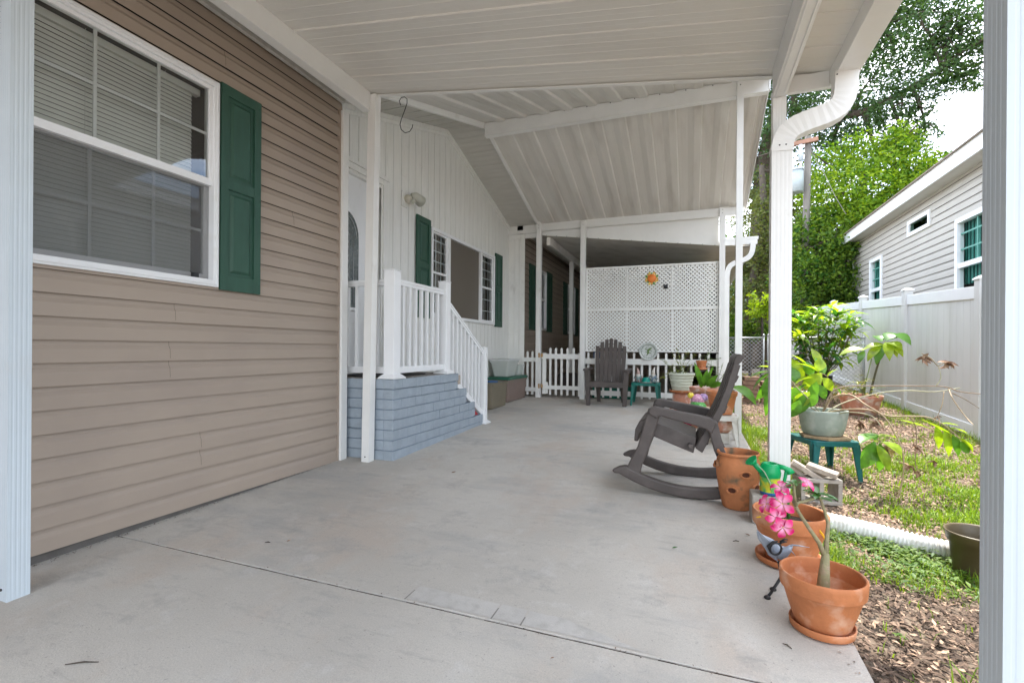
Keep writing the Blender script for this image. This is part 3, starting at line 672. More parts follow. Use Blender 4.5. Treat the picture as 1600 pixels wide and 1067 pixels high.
post(.455, 8.42, 3.26, gp, w_=.085, label='post at the yard end of the lattice', hole=False)
for x in (-2.607, -1.795, .455):
    for z in (3.24, 3.19): s = MB(); s.tube([(x, 8.380, z), (x, 8.373, z)], .005, 8); part('screw', s, 'black', gp)
s = MB(); s.tube([(.496, 5.932, 3.96), (.496, 5.925, 3.96)], .006, 8); part('screw', s, 'black', gp)
for k in range(11): s = MB(); s.tube([(-2.4+k*.29, 5.966, 4.02), (-2.4+k*.29, 5.958, 4.02)], .006, 6); part('screw', s, 'black', gp)

# ------------------------------------------------------------------ rear carport behind the lattice
rc = thing('rear_carport', (-2.7, 8.7, 0), 'shaded rear carport roof behind the lattice screen', 'carport')
def rz(x): return 3.09-.130*(x+2.6)
mb = MB(); y = 8.53
while y < 14.4:
    for j in range(3):
        mb.add([(x, y_, rz(x)+q) for x in (-2.93, .86) for y_, q in ((y, 0), (y+.09, -.004), (y+.1, .012))], [(0,3,4,1), (1,4,5,2)])
        y += .1016
mb.hexa([(x, y_, rz(x)+dz) for dz in (.014, .06) for y_ in (8.53, 14.5) for x in (-2.93, .86)])
part('roof_panel', mb, 'ceil3', rc)
mb = MB(); mb.prism([(-2.62, 3.27), (-2.93, 3.15), (-2.93, rz(-2.93)), (.41, rz(.41)), (.41, 3.27)], lambda p, q, t: (p, t, q), 8.515, 8.528)
part('gable_fill', mb, 'alu', rc)
mb = MB()
for k in range(16): x = -2.5+k*.19; mb.box(x-.006, x+.006, 8.505, 8.516, rz(x)-.004, rz(x)+.012)
part('rivet', mb, 'steel', rc)
mb = MB(); mb.box(-2.50, -2.43, 8.53, 14.4, 2.90, 3.05); part('beam', mb, 'ceil3', rc, bevel=.004)
mb = MB(); fluted_post(mb, -2.50, -2.42, 10.3, 10.38, zs(10.3), 2.92); part('post', mb, 'alu', rc)
mb = MB(); mb.prism([(.80,2.80),(.80,2.66),(.93,2.66),(.965,2.72),(.965,2.80)], lambda p, q, t: (p, t, q), 8.50, 14.5); mb.box(.45, .98, 8.46, 8.50, 2.755, 2.80); mb.box(.45, .965, 8.462, 8.50, 2.68, 2.755)
part('gutter', mb, 'alu', rc, bevel=.002)
e = MB(); rib_tube(e, bez((.90,8.46,2.70), (.90,8.46,2.50), (.86,8.46,2.46), (.72,8.46,2.42), 10)+bez((.72,8.46,2.42), (.60,8.46,2.38), (.535,8.46,2.36), (.535,8.46,2.20), 10)[1:], .038, .03, amp=.02)
e.box(.50, .565, 8.43, 8.49, .1, 2.22); part('downspout', e, 'alu', rc)

# ================================================================== steps and railing
steps = thing('brick_steps', (-2.45, 3.6, 0), 'blue-grey painted brick landing with four steps beside the entry wall', 'steps')
SX, SY = -2.45, 3.615
LV = [(.725, 4.86), (.545, 5.09), (.365, 5.33), (.185, 5.565)]       # tread height, far edge
random.seed(5)
mb = MB(); nb = 8; ch = .725/nb
def brk_box(x0, x1, y0, y1, z0, z1):
    j = lambda a: random.uniform(-a, a)
    mb.box(x0, x1, y0, y1, z0, z1)
    b0 = len(mb.v)-8
    for i in range(b0, b0+8): x, y, z = mb.v[i]; mb.v[i] = (x+j(.0022), y+j(.0022), z+j(.0018))
for c in range(nb):
    z0, z1 = c*ch+.004, (c+1)*ch-.003
    ye = max(e for t, e in LV if t > z0+.03)
    z0 = max(z0, zs(3.7)-.02); out = .012 if c == nb-1 else 0
    y = SY-out-(.10 if c % 2 else 0); L_ = .235
    while y < ye:
        a, b = max(y, SY-out), min(y+L_, ye+out*.5)
        if b-a > .02: brk_box(SX-.10, SX+out+random.uniform(-.002,.002), a+.0008, b-.0008, z0, z1)
        y += L_
    x = SX+out-(.10 if c % 2 == 0 else 0)
    while x > -3.2:
        a, b = max(x-L_, -3.215), min(x, SX-.1)
        if b-a > .02: brk_box(a+.0008, b-.0008, SY-out+random.uniform(-.002,.002), SY+.10, z0, z1)
        x -= L_
for i, (t, e) in enumerate(LV):                                          # risers facing the patio end
    lo = LV[i+1][0] if i < 3 else .02
    n_ = 2
    for c in range(n_):
        for k in range(4): brk_box(-3.2+k*.19, -3.2+(k+1)*.19-.006, e-.09, e-.001, lo+(t-lo)*c/n_+.004, lo+(t-lo)*(c+1)/n_-.004)
mb.use(1)
mb.box(-3.215, SX-.009, SY+.010, 4.84, 0, .7215)
for i in (1, 2, 3): mb.box(-3.214, SX-.0085, LV[i-1][1]-.03, LV[i][1]-.013, 0, LV[i][0]-.004)
part('brickwork', mb, ['brick', 'brickd'], steps, bevel=.005)
mb = MB(); mb.box(-3.21, SX-.02, SY+.012, 4.85, .7225, .728); part('landing_top', mb, pbr('worn_landing', (.20,.175,.15), .85, .2, 10, .3, 30, col2=(.30,.31,.33), lo=.5, hi=.7), steps)
mb = MB(); mb.box(SX-.008, SX+.006, 4.87, 4.925, .60, .70); part('bare_brick', mb, 'oldbrick', steps, 'unpainted orange brick end under the top step', bevel=.004)
mb = MB(); mb.add([(SX-.01,5.35,.19),(SX-.01,5.45,.19),(SX-.01,5.36,.25),(SX-.05,5.35,.19),(SX-.05,5.45,.19),(SX-.05,5.36,.25)], [(0,1,2),(5,4,3),(0,2,5,3),(1,4,5,2),(0,3,4,1)])
solo('red_rag', mb, [pbr('red_cloth', (.35,.03,.04), .8, .2)], (SX-.03, 5.4, .19), 'small red scrap lying on the lowest brick step', 'rag')
mb = MB(); mb.box(-3.17, -2.60, 3.74, 4.42, .7285, .742); solo('doormat', mb, [pbr('mat', (.045,.042,.04), .95, .4, 60, .6, 120)], (-2.9, 4.1, .728), 'dark doormat on the landing in front of the white door', 'mat', bevel=.004)
rail = thing('railing', (-2.5, 3.7, .725), 'white vinyl railing with square newel posts around the brick landing and down the steps', 'railing')
def newel(x, y, z0, z1, w_=.108, base=True):
    mb = MB(); mb.box(x-w_/2, x+w_/2, y-w_/2, y+w_/2, z0, z1-.012); mb.box(x-w_/2-.004, x+w_/2+.004, y-w_/2-.004, y+w_/2+.004, z1-.012, z1)
    h = w_/2
    n_ = part('newel', mb, 'vinyl', rail, bevel=.005)
    if base:
        mb = MB(); B = h+.036; mb.hexa([(x+sx*B, y+sy*B, z0+.001) for sy in (-1,1) for sx in (-1,1)]+[(x+sx*B, y+sy*B, z0+.012) for sy in (-1,1) for sx in (-1,1)])
        mb.hexa([(x+sx*B, y+sy*B, z0+.012) for sy in (-1,1) for sx in (-1,1)]+[(x+sx*(h+.003), y+sy*(h+.003), z0+.042) for sy in (-1,1) for sx in (-1,1)])
        part('post_skirt', mb, 'vinyl', n_, bevel=.003)
NX = -2.515
newel(NX, 3.69, .725, 1.70); newel(NX, 4.665, .725, 1.725, .10); newel(-2.47, 5.62, zs(5.62), 1.02, .085)
def rail_run(a, b, zt, zb_, n, drop=0):
    """top + bottom rail from a to b (x, y); heights at a; drop = fall towards b"""
    (xa, ya), (xb, yb) = a, b
    mb = MB(); mb.bar((xa, ya, zt-.012), (xb, yb, zt-drop-.012), .062, .026); mb.bar((xa, ya, zt-.037), (xb, yb, zt-drop-.037), .044, .03); part('top_rail', mb, 'vinyl', rail, bevel=.005)
    mb = MB(); mb.bar((xa, ya, zb_), (xb, yb, zb_-drop), .044, .06); part('bottom_rail', mb, 'vinyl', rail, bevel=.004)
    for k in range(n):
        f = (k+1)/(n+1); x, y = xa+(xb-xa)*f, ya+(yb-ya)*f; dz = drop*f
        bm_ = MB(); bm_.box(x-.0155, x+.0155, y-.0155, y+.0155, zb_-dz+.02, zt-dz-.045); part('baluster', bm_, 'vinyl', rail)
rail_run((NX, 3.745), (NX, 4.615), 1.625, .80, 7)
rail_run((-3.22, 3.69), (NX-.05, 3.69), 1.615, .80, 5)
rail_run((NX+.02, 4.715), (-2.475, 5.58), 1.50, .71, 8, drop=.52)

# ---- wall light
wl = thing('wall_light', (WX, 4.97, 2.77), 'cream outdoor flood light on a square plate beside the door', 'wall light')
mb = MB(); mb.box(WX+.002, WX+.02, 4.90, 5.01, 2.68, 2.87); part('mounting_plate', mb, 'wood', wl, bevel=.004)
mb = MB(); mb.ball((WX+.05, 4.97, 2.78), .05, sc=(1, .9, 1)); mb.tube([(WX+.05,4.97,2.78), (WX+.10,5.02,2.80)], .02, 10); part('base', mb, pbr('cream_metal', (.60,.57,.47), .45, .05), wl)
mb = MB(); mb.tube([(WX+.08,4.99,2.815), (WX+.11,5.03,2.815), (WX+.12,5.15,2.79)], [.035,.055,.07], 16); mb.tube([(WX+.10,4.97,2.765), (WX+.12,5.0,2.73)], [.03,.024], 12)
part('lamp_head', mb, pbr('cream_metal_2', (.50,.50,.43), .4, .05), wl)

# ================================================================== storage bins
def bin_(name, x0, x1, y0, y1, z0, z1, m, label, taper=.03, rim=True):
    t = thing(name, ((x0+x1)/2, (y0+y1)/2, z0), label, 'storage bin')
    mb = MB(); zr = z1-.03
    def ring(k, z, r=.035):
        a, b, c, d = x0+k, x1-k, y0+k, y1-k; o = []
        for cx_, cy_, s0 in ((b-r, d-r, 0), (a+r, d-r, 90), (a+r, c+r, 180), (b-r, c+r, 270)):
            for q in (0, 22.5, 45, 67.5, 90): o.append((cx_+r*math.cos(R(s0+q)), cy_+r*math.sin(R(s0+q)), z))
        return o
    rings = [ring(taper+.012, z0), ring(taper+.002, z0+.012), ring(.012, zr), ring(.0, zr), ring(0, z1), ring(.008, z1), ring(.012, z1-.01), ring(taper+.01, z0+.02)]
    n = 20
    for r_ in rings: mb.v += r_
    for i in range(len(rings)-1):
        for j in range(n): mb.f.append([i*n+j, i*n+(j+1) % n, (i+1)*n+(j+1) % n, (i+1)*n+j]); mb.m.append(0); mb.sm.append(False)
    mb.f.append(list(range(n))[::-1]); mb.m.append(0); mb.sm.append(False)
    part('tub', mb, m, t, bevel=.002)
    return t, ring
t, rg = bin_('storage_bin', -3.18, -2.76, 6.62, 7.30, zs(7), .47, pbr('olive_plastic', (.20,.175,.125), .45, .08, 6), 'olive brown storage bin with a blue item on top, nearest the steps')
mb = MB(); mb.box(-3.17, -2.77, 6.63, 7.29, .462, .475); part('lid', mb, pbr('olive_lid', (.20,.18,.13), .5), t, bevel=.004)
solo('blue_cloth', (lambda m_: (m_.ball((-2.93, 6.98, .485), .10, sc=(1.1,1.3,.16)), m_)[1])(MB()), [pbr('blue_cloth', (.05,.13,.30), .85, .2)], (-2.93, 6.98, .475), 'folded blue cloth on the olive storage bin', 'cloth')
t, rg = bin_('storage_bin', -3.20, -2.795, 7.42, 8.36, zs(8), .485, pbr('mauve_plastic', (.235,.175,.15), .5, .06, 5), 'long mauve brown storage bin with a dark green lid against the white wall')
mb = MB(); n = 20
mb.v += rg(-.012, .485)+rg(-.012, .52)+rg(.02, .53); [(mb.f.append([i*n+j, i*n+(j+1) % n, (i+1)*n+(j+1) % n, (i+1)*n+j]), mb.m.append(0), mb.sm.append(False)) for i in range(2) for j in range(n)]; mb.f.append(list(range(2*n, 3*n))); mb.m.append(0); mb.sm.append(False)
part('lid', mb, pbr('green_lid', (.02,.12,.075), .45), t)
clearm = screenmat('frosted_plastic', (.66,.70,.66), .62)
t, rg = bin_('clear_box', -3.17, -2.82, 7.46, 7.98, .533, .80, clearm, 'large frosted clear box on top of the green-lidded bin', taper=.05)
mb = MB(); mb.box(-3.175, -2.815, 7.455, 7.985, .80, .825); mb.ball((-3.0,7.72,.825), .1, sc=(1.2,1.6,.12)); part('lid', mb, screenmat('frosted_lid', (.64,.66,.66), .85), t, bevel=.006)
t, rg = bin_('clear_box', -3.10, -2.82, 8.02, 8.30, .533, .72, clearm, 'small frosted clear box beside the larger one on the green-lidded bin', taper=.03)

# ================================================================== picket fence, gate, lattice
def picket(mb, x, y, z0, z1, w_=.040, th=.016):
    n = 6; r = w_/2
    pts = [(x-r, z0), (x+r, z0), (x+r, z1-r)] + [(x+r*math.cos(math.pi*k/n), z1-r+r*math.sin(math.pi*k/n)*1.2) for k in range(1, n)] + [(x-r, z1-r)]
    mb.prism(pts, lambda p, q, t: (p, t, q), y, y+th)
YF = 8.44
gate = thing('picket_gate', (-2.16, YF, zs(YF)), 'low white picket gate with rusty hinges between two roof posts', 'gate')
for x in (-2.395, -2.29, -2.185, -2.075, -1.965): mb = MB(); picket(mb, x, YF+.02, .175, 1.02); part('picket', mb, 'wood', gate)
mb = MB(); mb.box(-2.545, -2.475, YF+.022, YF+.05, .185, .93); mb.box(-1.885, -1.81, YF+.022, YF+.05, .16, .935); mb.box(-2.475, -2.44, YF+.03, YF+.048, .19, .40); part('stile', mb, 'wood', gate, bevel=.003)
mb = MB(); mb.box(-2.55, -1.81, YF-.006, YF+.018, .825, .915); part('rail', mb, 'wood', gate, bevel=.003)
mb = MB(); mb.box(-2.53, -1.81, YF-.006, YF+.018, .275, .345); part('rail', mb, 'wood', gate, bevel=.003)
for z in (.845, .29):
    mb = MB(); mb.box(-2.585, -2.57, YF-.065, YF-.060, z, z+.085); mb.box(-2.57, -2.525, YF-.012, YF-.007, z+.01, z+.075); mb.tube([(-2.567, YF-.015, z), (-2.567, YF-.015, z+.085)], .006, 8); mb.box(-2.60,-2.565,YF-.0640,YF-.012, z+.002, z+.083); part('hinge', mb, 'brass', gate)
fp = thing('picket_fence', (-2.8, YF, zs(YF)), 'short piece of white picket fence between the gate post and the white panel', 'fence')
for x in (-2.83, -2.735): mb = MB(); picket(mb, x, YF+.02, .165, .955); part('picket', mb, 'wood', fp)
for z0, z1 in ((.765, .845), (.225, .30)): mb = MB(); mb.box(-2.93, -2.65, YF-.006, YF+.018, z0, z1); part('rail', mb, 'wood', fp, bevel=.003)
fr = thing('picket_fence', (-.65, YF, zs(YF)), 'long white picket fence under the lattice screen', 'fence')
x = -1.70
while x < .40: mb = MB(); picket(mb, x, YF+.02, .165, .945, .036); part('picket', mb, 'wood', fr); x += .131
for z0, z1 in ((.745, .845), (.20, .285)): mb = MB(); mb.box(-1.75, .41, YF-.006, YF+.018, z0, z1); part('rail', mb, 'wood', fr, bevel=.003)
lat = thing('lattice_screen', (-.67, 8.43, .96), 'white diagonal lattice privacy screen between two posts', 'lattice')
LX0, LX1, LZ0, LZ1, LY = -1.752, .412, .962, 2.432, 8.455
def lattice(mb, x0, x1, z0, z1, y, pitch=.065, w_=.0238, th=.005):
    for s_ in (1, -1):
        c = (x0 - z1) if s_ == 1 else (x0 + z0); end = (x1 - z0) if s_ == 1 else (x1+z1); c += pitch*.5
        yy = y if s_ == 1 else y+th+.0005
        while c < end:
            # line x - s*z = c
            pts = []
            for z in (z0, z1):
                x = c+s_*z
                if x0 <= x <= x1: pts.append((x, z))
            for x in (x0, x1):
                z = (x-c)*s_
                if z0 < z < z1: pts.append((x, z))
            if len(pts) >= 2:
                pts.sort(key=lambda q: q[1]); (xa, za), (xb, zb_) = pts[0], pts[-1]
                if abs(zb_-za) > .01: mb.bar((xa, yy, za), (xb, yy, zb_), w_, th, up=(0,1,0))
            c += pitch
zm = 1.685
for i, (z0, z1) in enumerate(((LZ0+.02, zm-.02), (zm+.02, LZ1-.02))):
    mb = MB(); lattice(mb, LX0+.01, LX1-.01, z0, z1, LY); part('lattice_panel', mb, 'wood', lat)
mb = MB(); 
for z0, z1 in ((LZ0, LZ0+.028), (zm-.02, zm+.02), (LZ1-.028, LZ1)): mb.box(LX0, LX1, LY-.012, LY+.02, z0, z1)
for x in (LX0+.016, -1.04, -.30, LX1-.016): mb.box(x-.012, x+.012, LY-.008, LY+.016, LZ0+.028, LZ1-.028)
part('frame', mb, 'wood', lat, bevel=.002)
# decorations on the screen
def ornament():
    t = thing('sun_ornament', (-.63, 8.43, 2.20), 'orange metal sun ornament hanging on the lattice', 'wall ornament')
    mb = MB(); mb.ball((-.63, 8.425, 2.20), .072, sc=(1,.3,1), rot=Matrix.Identity(3)); part('face', mb, pbr('orange_enamel', (.75,.20,.03), .4, .15, 20), t)
    for k in range(16):
        a = 2*math.pi*k/16; l_ = .055 if k % 2 else .035
        c, s_ = math.cos(a), math.sin(a); mb = MB()
        mb.leaf((-.63+.068*c, 8.432, 2.20+.068*s_), (c, 0, s_), (0,-1,0), l_, .038, bend=0, seg=2, fold=.1)
        part('ray', mb, pbr('ray_%d' % (k % 3), [(.75,.42,.03),(.10,.30,.06),(.8,.6,.1)][k % 3], .4), t)
ornament()
mb = MB(); mb.ball((-.405, 8.43, 2.05), .035, sc=(1,.5,1)); mb.tube([(-.405,8.42,2.05), (-.43,8.40,2.09), (-.45,8.41,2.06)], .008, 6); mb.tube([(-.405,8.42,2.05), (-.38,8.40,2.09)], .008, 6)
solo('lattice_hook', mb, ['black'], (-.405, 8.44, 2.05), 'small black hook below and right of the sun ornament', 'hook')
t = thing('wall_plate', (-.675, 8.42, .975), 'round white plate with a green lizard hanging where lattice meets pickets', 'plate')
mb = MB(); ringp = [(0, 0), (.10, 0), (.125, -.008), (.145, -.022), (.15, -.018), (.13, .004), (.10, .012), (0, .012)]
n = 40; vs = []
for r_, d_ in ringp: vs += [(-.675+r_*math.cos(2*math.pi*j/n), 8.405+d_*1.0, .975+r_*math.sin(2*math.pi*j/n)) for j in range(n)]
mb.add(vs, [(i*n+j, i*n+(j+1) % n, (i+1)*n+(j+1) % n, (i+1)*n+j) for i in range(len(ringp)-1) for j in range(n)], True)
part('dish', mb, pbr('plate_glaze', (.60,.62,.60), .35, .12, 30, col2=(.35,.38,.36), lo=.5, hi=.65), t)
random.seed(11)
mb = MB(); mb.tube([(-.70,8.40,.91), (-.675,8.398,.95), (-.68,8.398,.99), (-.65,8.40,1.02), (-.62,8.40,1.03)], [.004,.014,.018,.012,.012], 8)
for a, b in (((-.68,.95),(-.72,.97)), ((-.67,.96),(-.63,.94)), ((-.68,.99),(-.73,1.02)), ((-.665,1.0),(-.62,.985))): mb.tube([(a[0],8.40,a[1]), (b[0],8.40,b[1])], .006, 6)
part('lizard_motif', mb, pbr('lizard_green', (.12,.20,.06), .5, .2), t)
mb = MB(); 
for k in range(26): a = 2*math.pi*k/26; mb.leaf((-.675+.112*math.cos(a), 8.394, .975+.112*math.sin(a)), (-math.sin(a), 0, math.cos(a)), (0,-1,0), .03, .016, bend=0, seg=2)
part('rim_motif', mb, pbr('motif_grey', (.16,.22,.15), .5, .2), t)

# ================================================================== furniture
def adirondack():
    t = thing('patio_chair', (-1.26, 7.85, zs(7.85)), 'dark brown resin slat-back armchair in front of the picket gate and lattice', 'chair')
    cx_ = -1.255; g0 = zs(7.7)
    for s_ in (-1, 1):
        mb = MB(); x = cx_+s_*.285
        mb.hexa([(x-.030, 7.66, g0), (x+.030, 7.66, g0), (x-.030, 7.72, g0), (x+.030, 7.72, g0), (x-.042+s_*.02, 7.64, .66), (x+.042+s_*.02, 7.64, .66), (x-.042+s_*.02, 7.74, .66), (x+.042+s_*.02, 7.74, .66)])
        part('front_leg', mb, 'chair', t, bevel=.008)
        mb = MB(); x = cx_+s_*.20; mb.hexa([(x-.025, 8.14, g0), (x+.025, 8.14, g0), (x-.025, 8.20, g0), (x+.025, 8.20, g0), (x-.04, 8.02, .46), (x+.04, 8.02, .46), (x-.04, 8.10, .46), (x+.04, 8.10, .46)])
        part('rear_leg', mb, 'chair', t, bevel=.008)
        mb = MB(); pts = [Vector((cx_+s_*(.315+.02*math.sin(q*math.pi)), 7.60+q*.52, .675+.012*q)) for q in [i/8 for i in range(9)]]
        for i in range(8): mb.bar(pts[i], pts[i+1], .085 if i < 6 else .06, .028)
        mb.box(cx_+s_*.335-.012, cx_+s_*.335+.012, 7.63, 7.96, .62, .665)
        part('arm', mb, 'chair', t, bevel=.008)
    mb = MB()
    for k in range(6):
        ya = 7.66+k*.068; z = .475+.02*math.cos(k*.6)-.012*k
        mb.box(cx_-.235, cx_+.235, ya, ya+.060, z-.016, z)
    mb.box(cx_-.265, cx_+.265, 7.645, 7.668, .40, .485); mb.box(cx_-.265, cx_-.235, 7.66, 8.08, .39, .475); mb.box(cx_+.235, cx_+.265, 7.66, 8.08, .39, .475)
    part('seat', mb, 'chair', t, bevel=.006)
    nsl = 7
    for k in range(nsl):
        f = (k-(nsl-1)/2)/((nsl-1)/2); wx = .0285; xb = cx_+f*.195; xt = cx_+f*.222
        zt = 1.172-.125*f*f
        def P(xx, z): q = (z-.44)/.74; return (xx, 8.0+.17*q, z)
        mb = MB(); pts = []
        for i in range(9):
            q = i/8; z = .44+(zt-.44)*q; xx = xb+(xt-xb)*min(1, q*1.2); w2 = wx*(1+.18*math.sin(q*math.pi))
            pts.append((xx, z, w2))
        vs = []
        for xx, z, w2 in pts:
            a = P(xx, z); vs += [(a[0]-w2, a[1]-.008, z), (a[0]+w2, a[1]-.008, z), (a[0]+w2, a[1]+.008, z), (a[0]-w2, a[1]+.008, z)]
        a = P(pts[-1][0], zt+.012); w2 = wx*.7; vs += [(a[0]-w2, a[1]-.008, zt+.012), (a[0]+w2, a[1]-.008, zt+.012), (a[0]+w2, a[1]+.008, zt+.012), (a[0]-w2, a[1]+.008, zt+.012)]
        m_ = len(pts)+1
        mb.add(vs, [(i*4+j, i*4+(j+1) % 4, (i+1)*4+(j+1) % 4, (i+1)*4+j) for i in range(m_-1) for j in range(4)] + [(3,2,1,0), tuple(m_*4-4+j for j in range(4))])
        part('back_slat', mb, 'chair', t)
    for z, hw in ((.62, .215), (1.0, .225)): mb = MB(); mb.bar((cx_-hw, 8.03+.17*(z-.44)/.74, z), (cx_+hw, 8.03+.17*(z-.44)/.74, z), .02, .06); part('back_brace', mb, 'chair', t, bevel=.004)
adirondack()

def resin_table(name, corners, zt, grd, mat, label, edge=.045, group=None, leg=.05):
    cx_ = sum(c[0] for c in corners)/4; cy_ = sum(c[1] for c in corners)/4
    t = thing(name, (cx_, cy_, grd(cx_, cy_)), label, 'table')
    C = [Vector((c[0], c[1], 0)) for c in corners]; cen = Vector((cx_, cy_, 0))
    def rnd(k, z):
        out = []; n = 4
        P_ = [cen+(c-cen)*k for c in C]
        for i in range(4):
            a, b, c = P_[i-1], P_[i], P_[(i+1) % 4]; u, v = (a-b).normalized(), (c-b).normalized(); r = .06
            for q in range(n+1): f = q/n; p = b+u*r*(1-f)**2+v*r*f*f; out.append((p.x, p.y, z))
        return out
    mb = MB(); rings = [rnd(.955, zt-edge), rnd(1.0, zt-edge), rnd(1.0, zt-.006), rnd(.985, zt), rnd(.90, zt), rnd(.89, zt-.004)]; n = len(rings[0])
    for r_ in rings: mb.v += r_
    for i in range(len(rings)-1):
        for j in range(n): mb.f.append([i*n+j, i*n+(j+1) % n, (i+1)*n+(j+1) % n, (i+1)*n+j]); mb.m.append(0); mb.sm.append(False)
    mb.f.append(list(range((len(rings)-1)*n, len(rings)*n))); mb.m.append(0); mb.sm.append(False)
    mb.f.append([j for j in range(n)][::-1]); mb.m.append(0); mb.sm.append(False)
    part('table_top', mb, mat, t)
    for i in range(4):
        a, b, c = C[i-1], C[i], C[(i+1) % 4]; u, v = (a-b).normalized(), (c-b).normalized()
        d = (b-cen).normalized(); top = b-d*.012; bot = b+d*.012; g = grd(bot.x, bot.y); th = .014
        mb = MB()
        for w1, wv in ((u, v), (v, u)):      # angle-section leg: two flanges
            vs = []
            for p, z, ww in ((bot, g, leg*.62), (top, zt-edge*.5, leg*1.25)):
                for s1, s2 in ((0,0),(ww,0),(0,th),(ww,th)): q = p+w1*s1+wv*s2; vs.append((q.x, q.y, z))
            mb.hexa(vs)
        part('leg', mb, mat, t, bevel=.004)
    return t
resin_table('side_table', [(-.90,7.86),(-.465,7.86),(-.465,8.30),(-.90,8.30)], .475, lambda x, y: zs(y), 'greenplastic', 'small green resin table with garden gnomes beside the slat-back chair')
def gnome(x, y, z, h, hat, coat, label, kind='gnome', flip=1):
    t = thing('garden_gnome', (x, y, z), label, 'figurine')
    mb = MB(); mb.lathe([(0,0),(h*.20,0),(h*.23,h*.1),(h*.21,h*.32),(h*.13,h*.46),(h*.09,h*.5)], (x,y,z), 16)
    for s_ in (-1, 1): mb.tube([(x+s_*h*.17, y, z+h*.42), (x+s_*h*.25, y-h*.06, z+h*.28), (x+s_*h*.12, y-h*.18, z+h*.26)], [h*.06,h*.06,h*.045], 8)
    part('body', mb, coat, t)
    mb = MB(); mb.ball((x, y, z+h*.56), h*.12); mb.ball((x, y-h*.12, z+h*.55), h*.03); part('head', mb, pbr('gnome_skin', (.55,.33,.24), .6), t)
    mb = MB(); mb.lathe([(h*.02,h*.22),(h*.11,h*.36),(h*.145,h*.5),(h*.12,h*.56)], (x, y-h*.07, z), 14); part('beard', mb, pbr('gnome_beard', (.62,.60,.56), .8), t)
    mb = MB(); mb.tube([(x, y, z+h*.60), (x, y, z+h*.64), (x+flip*h*.03, y, z+h*.8), (x+flip*h*.10, y, z+h)], [h*.135, h*.13, h*.08, h*.015], 14); part('hat', mb, hat, t)
    mb = MB(); mb.ball((x-h*.09, y-h*.10, z+h*.02), h*.07, sc=(1,1.3,.7)); mb.ball((x+h*.09, y-h*.10, z+h*.02), h*.07, sc=(1,1.3,.7)); part('boots', mb, 'black', t)
gh = pbr('gnome_hat', (.42,.30,.27), .6, .25, 30); gh2 = pbr('gnome_hat_white', (.62,.58,.53), .6); gc = pbr('gnome_coat', (.16,.26,.25), .6, .5, 25, col2=(.3,.12,.1), lo=.5, hi=.6); gc2 = pbr('gnome_coat_blue', (.10,.16,.22), .6, .3, 25, col2=(.45,.42,.36), lo=.5, hi=.6)
gnome(-.80, 8.04, .476, .24, gh, gc, 'garden gnome with a dull pink hat at the left of the green table', flip=-1)
gnome(-.57, 8.08, .476, .25, gh2, gc2, 'garden gnome with a white beard at the right of the green table')
t = thing('green_candle_dish', (-.675, 7.98, .475), 'green candle holder on a white dish between the two gnomes', 'candle holder')
mb = MB(); mb.lathe([(0,.002),(.09,.002),(.11,.012),(.105,.014),(.085,.007),(0,.007)], (-.675,7.98,.475), 24); part('dish', mb, 'whiteplastic', t)
mb = MB(); mb.lathe([(.068,.012),(.066,.03),(.05,.08),(.042,.085),(0,.085)], (-.675,7.98,.475), 20); part('candle_holder', mb, 'wcan', t) if False else part('candle_holder', mb, pbr('teal_glaze', (0,.22,.17), .3), t)

